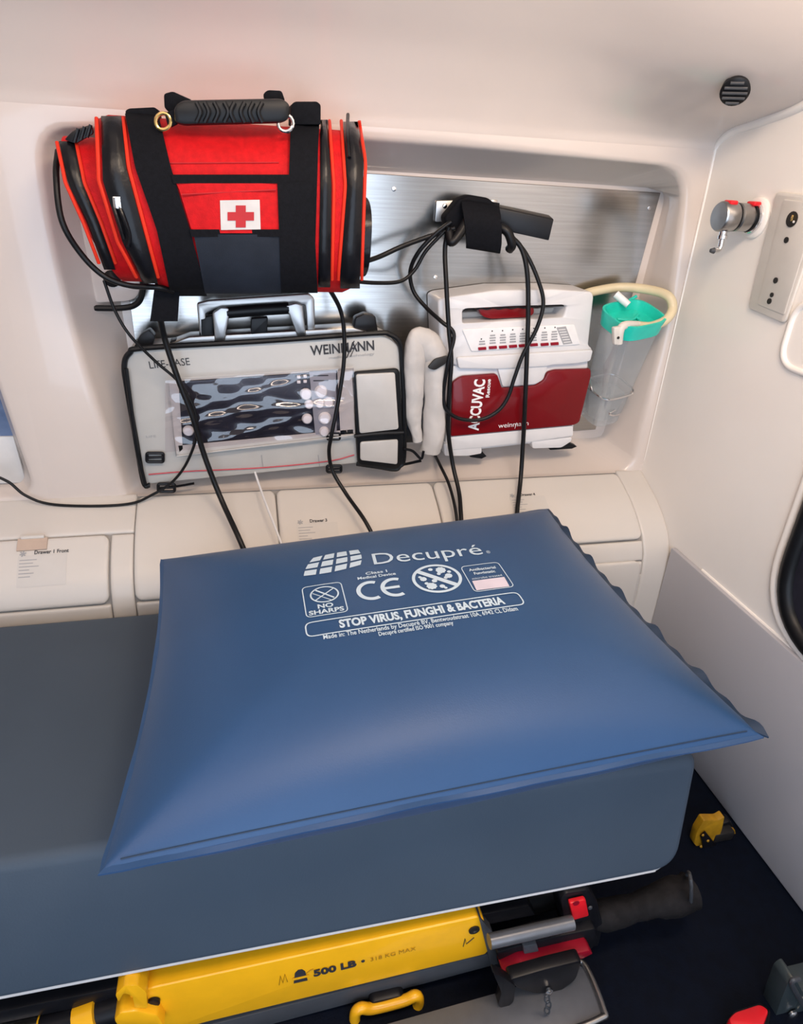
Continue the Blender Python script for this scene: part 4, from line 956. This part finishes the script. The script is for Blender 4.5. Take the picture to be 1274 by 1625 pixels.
# ================================================================== STRETCHER UNDER THE MATTRESS
SY = .556
st = thing('stretcher', 'yellow and black wheeled ambulance stretcher frame under the grey mattress', 'stretcher', (-.2, .8, 0))
yb = fin('side_tube', pr_bm(rnd(pts([(205, 1580), (240, 1568), (759, 1455), (768, 1459), (776, 1508), (770, 1515), (330, 1622), (225, 1650)], SY), .004), (0, .045, 0), .006, 3), 'yellow', st)
fin('top_rail', pr_bm(pts([(-80, 1622), (840, 1437), (850, 1453), (-80, 1642)], SY+.012), (0, .03, 0), .003), 'blackpl', st)
fin('lower_rail', pr_bm(pts([(150, 1675), (775, 1514), (783, 1533), (150, 1702)], SY+.004), (0, .03, 0), .003), 'rail', st)
fin('under_rail', pr_bm(pts([(380, 1660), (800, 1545), (800, 1580), (420, 1690)], SY+.03), (0, .03, 0), .003), 'blackpl', st)
def bar_text(s, p0, p1, size, m, bold=0): return wall_text(s, p0, p1, size, SY-.0012, m, yb, bold)
bar_text('500 LB', (498, 1550), (566, 1533), .0215, 'ink', .0010)
fin('dot', lathe_bm(P(576, 1525, SY-.0005), (0, -1, 0), [(0, .0028), (.0008, .0026)], 12), 'ink', yb)
bar_text('318 KG MAX', (588, 1526), (660, 1508), .013, 'ylwdark')
fin('load_icon', pr_bm(pts([(466, 1560), (468, 1544), (473, 1539), (479, 1538), (484, 1541), (488, 1555)], SY-.0004), (0, -.0008, 0)), 'ink', yb)
fin('load_icon_bar', pr_bm(pts([(464, 1553), (490, 1547), (490, 1550), (464, 1556)], SY-.0014), (0, -.0004, 0)), 'yellow', yb)
for L in ([(443, 1563), (445, 1549), (449, 1560), (452, 1546), (456, 1558)], [(486, 1545), (492, 1540), (497, 1538)]): fin('icon_line', tube_bm(pts(L, SY-.0008), .0007, 6, False), 'ylwdark', yb)
fin('icon_line', tube_bm(pts([(735, 1502), (738, 1490), (740, 1498), (752, 1488)], SY-.0008), .0007, 6, False), 'ink', yb)
fin('bolt', lathe_bm(P(752, 1475, SY-.0005), (0, -1, 0), [(0, .0085), (.002, .0085), (.002, .005), (.0005, .004)], 18), 'hole', yb)
fin('end_cap', pr_bm(rnd(pts([(760, 1456), (782, 1480), (790, 1530), (782, 1545), (774, 1512)], SY-.004), .003), (0, .05, 0), .003), 'rail', st)
# folding end section: tubes, clamp, grip, red release bar
fin('end_tube', tube_bm([P(776, 1494, SY-.034), P(908, 1464, SY-.030)], .0105, 16, False), 'tube', st)
fin('end_tube', tube_bm([P(780, 1520, SY+.010), P(940, 1478, SY+.010)], .016, 16, False), 'blackpl', st)
fin('back_tube', tube_bm([P(760, 1455, SY+.06), P(900, 1425, SY+.06)], .014, 12, False), 'rail', st)
cl = fin('clamp', pr_bm(rnd(pts([(889, 1428), (897, 1418), (934, 1412), (948, 1430), (958, 1470), (950, 1502), (905, 1512), (899, 1480)], SY-.006), .005), (0, .045, 0), .004), 'blackpl', st)
bt = fin('release_button', pr_bm(rnd(pts([(900, 1426), (926, 1420), (931, 1446), (906, 1453)], SY-.008), .004), (0, -.008, 0), .003), 'signal', cl)
fin('button_mark', lathe_bm(P(914, 1433, SY-.0165), (0, -1, 0), [(0, .005), (.001, .005)], 14), 'signald', bt)
for x, y in ((910, 1470), (940, 1496), (936, 1440)): fin('screw', lathe_bm(P(x, y, SY-.008), (0, -1, 0), [(0, .004), (.002, .003)], 10), 'rail', cl)
fin('clamp_ring', pr_bm(rnd(pts([(905, 1470), (938, 1462), (942, 1485), (910, 1494)], SY-.008), .003), (0, -.004, 0), .001), 'rail', cl)
gb = tube_bm([P(936, 1455, SY+.014), P(980, 1447, SY+.014), P(1040, 1430, SY+.016), P(1078, 1420, SY+.018), P(1094, 1414, SY+.020)], lambda t: .020+.012*t+.003*math.sin(t*12), 20, n=8)
fin('hand_grip', wobble(gb, .002, 60, 1), 'grip', st, 70)
fin('grip_ring', tube_bm([P(1092+3*math.cos(a)*1.6, 1414+30*math.sin(a), SY+.018-.028*math.cos(a)) for a in [i*math.pi/10 for i in range(20)]], .003, 8, False, True), 'rail', st)
rb = fin('release_bar', pr_bm(rnd(pts([(798, 1546), (828, 1532), (870, 1524), (936, 1508), (941, 1514), (925, 1522), (868, 1537), (803, 1556)], .515), .003), (0, .03, 0), .003), 'signald', st)
fin('lever_plate', pr_bm(rnd(pts([(788, 1512), (856, 1492), (945, 1474), (948, 1498), (935, 1510), (830, 1532), (797, 1545)], .535), .004), (0, .03, 0), .003), 'blackpl', st)
fin('lever_cap', pr_bm(rnd(pts([(830, 1502), (852, 1498), (858, 1522), (834, 1528)], .530), .003), (0, .012, 0), .002), 'rail', st)
fin('cam_disc', pr_bm(rnd(pts([(806, 1556), (868, 1538), (925, 1524), (914, 1556), (885, 1577), (850, 1578), (822, 1570)], .500), .01), (0, .02, 0), .003), 'blackpl', st)
fin('cam_bolt', lathe_bm(P(870, 1570, .499), (0, -1, 0), [(0, .006), (.004, .006), (.006, .003)], 12), 'chrome', st)
fin('swing_lever', pr_bm(rnd(pts([(783, 1545), (800, 1552), (818, 1565), (815, 1590), (800, 1602), (790, 1596), (796, 1575)], .495), .006), (0, .014, 0), .003), 'blackpl', st)
def zz_(lst, z): return [PZ(x, y, z) for x, y in lst]
fin('foot_tray', pr_bm(rnd(zz_([(560, 1640), (800, 1572), (925, 1530), (956, 1600), (950, 1616), (860, 1650), (700, 1700)], .045), .012), (0, 0, -.012), .003), 'tray', st)
fin('tray_rim', tube_bm(zz_([(900, 1537), (925, 1528), (957, 1600), (950, 1617), (860, 1652)], .047), .005, 10), 'alu', st)
for k in range(3): fin('chain_link', tube_bm([P(868+4*math.cos(a)+2*(k % 2), 1586+k*9+6*math.sin(a), .47) for a in [i*math.pi/6 for i in range(12)]], .0014, 6, False, True), 'rail', st)
# yellow loop handle and left knuckle
fin('loop_handle', tube_bm(pts([(566, 1650), (563, 1612), (572, 1600), (592, 1600), (640, 1588), (660, 1580), (664, 1592), (652, 1612), (640, 1622), (634, 1650)], SY-.012), .0085, 12), 'yellow', st)
fin('loop_pad', pr_bm(rnd(pts([(588, 1592), (640, 1580), (646, 1592), (630, 1608), (596, 1615), (586, 1606)], SY-.01), .008), (0, .02, 0), .005), 'blackpl', st)
fin('knuckle', pr_bm(rnd(pts([(183, 1578), (198, 1564), (218, 1563), (232, 1575), (234, 1600), (214, 1600), (210, 1580), (196, 1576), (188, 1590)], SY-.014), .004), (0, .04, 0), .004), 'yellow', st)
fin('knuckle_plate', pr_bm(rnd(pts([(180, 1620), (190, 1608), (215, 1605), (250, 1612), (262, 1630), (200, 1650)], SY-.018), .005), (0, .03, 0), .004), 'yellow', st)
fin('knuckle_bolt', lathe_bm(P(244, 1588, SY-.001), (0, -1, 0), [(0, .0085), (.004, .0085), (.005, .004)], 16), 'blackpl', st)
fin('pivot_tube', tube_bm([P(70, 1632, SY+.01), P(215, 1590, SY+.01)], .021, 16, False), 'blackpl', st)
fin('yellow_band', tube_bm([P(125, 1618, SY+.008), P(158, 1606, SY+.008)], .0225, 16, False), 'yellow', st)
fin('yellow_band', tube_bm([P(70, 1634, SY+.01), P(79, 1631, SY+.01)], .023, 16, False), 'yellow', st)
fin('end_tube', tube_bm([P(-80, 1650, SY+.01)+Vector((-1.0, 0, 0)), P(70, 1630, SY+.01)], .014, 12, False), 'alu', st)
fin('litter_deck', box_bm((-.45, .82, ZMB-.018), (2.0, .44, .032), .006), 'blackpl', st)
for x in (-1.2, .25):
    for y in (.68, .98):
        lg_ = fin('leg', tube_bm([(x, y, ZMB-.03), (x+.04, y, .08)], .015, 10, False), 'rail', st)
        wb = lathe_bm((x+.04, y-.015, .05), (0, 1, 0), [(0, .03), (.003, .05), (.027, .05), (.03, .03)], 20)
        fin('wheel', wb, 'rubber', lg_)

# ================================================================== THINGS ON THE FLOOR
yl = thing('floor_latch', 'small yellow and black floor latch beside the bulkhead', 'latch', (P(1130, 1345, .70).x, .70, 0))
fin('body', pr_bm(rnd(pts([(1117, 1302), (1140, 1302), (1150, 1296), (1146, 1316), (1139, 1336), (1138, 1358), (1129, 1364), (1112, 1350), (1101, 1339), (1106, 1320)], .71), .004), (0, .016, 0), .003), 'ylwdark', yl)
fin('pad', pr_bm(rnd(pts([(1110, 1326), (1118, 1318), (1134, 1338), (1132, 1350), (1114, 1342)], .708), .002), (0, -.005, 0), .002), 'blackpl', yl)
for x, y in ((1115, 1325), (1123, 1334), (1112, 1343), (1121, 1352)): fin('rivet', lathe_bm(P(x, y, .703), (0, -1, 0), [(0, .003), (.002, .002)], 8), 'ylwdark', yl)
fin('strap', pr_bm(rnd(pts([(1140, 1310), (1160, 1303), (1170, 1325), (1160, 1346), (1140, 1350)], .725), .005), (0, .02, 0), .004), 'blackpl', yl)
fin('tip', pr_bm(rnd(pts([(1158, 1314), (1166, 1317), (1168, 1330), (1162, 1326)], .72), .002), (0, .01, 0), .002), 'ylwdark', yl)
fin('base', box_bm((P(1128, 1360, .72).x, .728, .012), (.045, .04, .024), .004), 'hole', yl)
rs = thing('seat_buckle', 'bright red plastic buckle on the dark floor', 'buckle', PZ(1185, 1635, .0))
def rp_(lst, z): return [PZ(x, y, z) for x, y in lst]
fin('button', pr_bm(rnd(rp_([(1155, 1617), (1166, 1605), (1206, 1592), (1221, 1602), (1212, 1628), (1170, 1640)], .045), .006), (0, 0, -.025), .005), 'signal', rs)
fin('housing', pr_bm(rnd(rp_([(1150, 1622), (1166, 1603), (1208, 1590), (1224, 1602), (1218, 1650), (1160, 1660)], .020), .006), (0, 0, -.020), .004), 'blackpl', rs)
gbk = thing('floor_bracket', 'grey metal bracket with shiny bolt at the floor edge', 'bracket', PZ(1260, 1630, .0))
fin('arm', pr_bm(rnd(pts([(1222, 1640), (1238, 1590), (1250, 1560), (1262, 1552), (1274, 1575), (1310, 1650)], .42), .01), (0, .03, 0), .005), 'bracket', gbk)
fin('edge', tube_bm(pts([(1268, 1553), (1257, 1556), (1258, 1566), (1272, 1590), (1290, 1620)], .417), .004, 8), 'rail', gbk)
fin('bolt', lathe_bm(P(1257, 1608, .417), (0, -1, 0), [(0, .009), (.003, .009), (.006, .006), (.007, .002)], 12), 'chrome', gbk)
fin('foot', box_bm((P(1262, 1640, .42).x, .44, .02), (.07, .05, .04), .004), 'bracket', gbk)
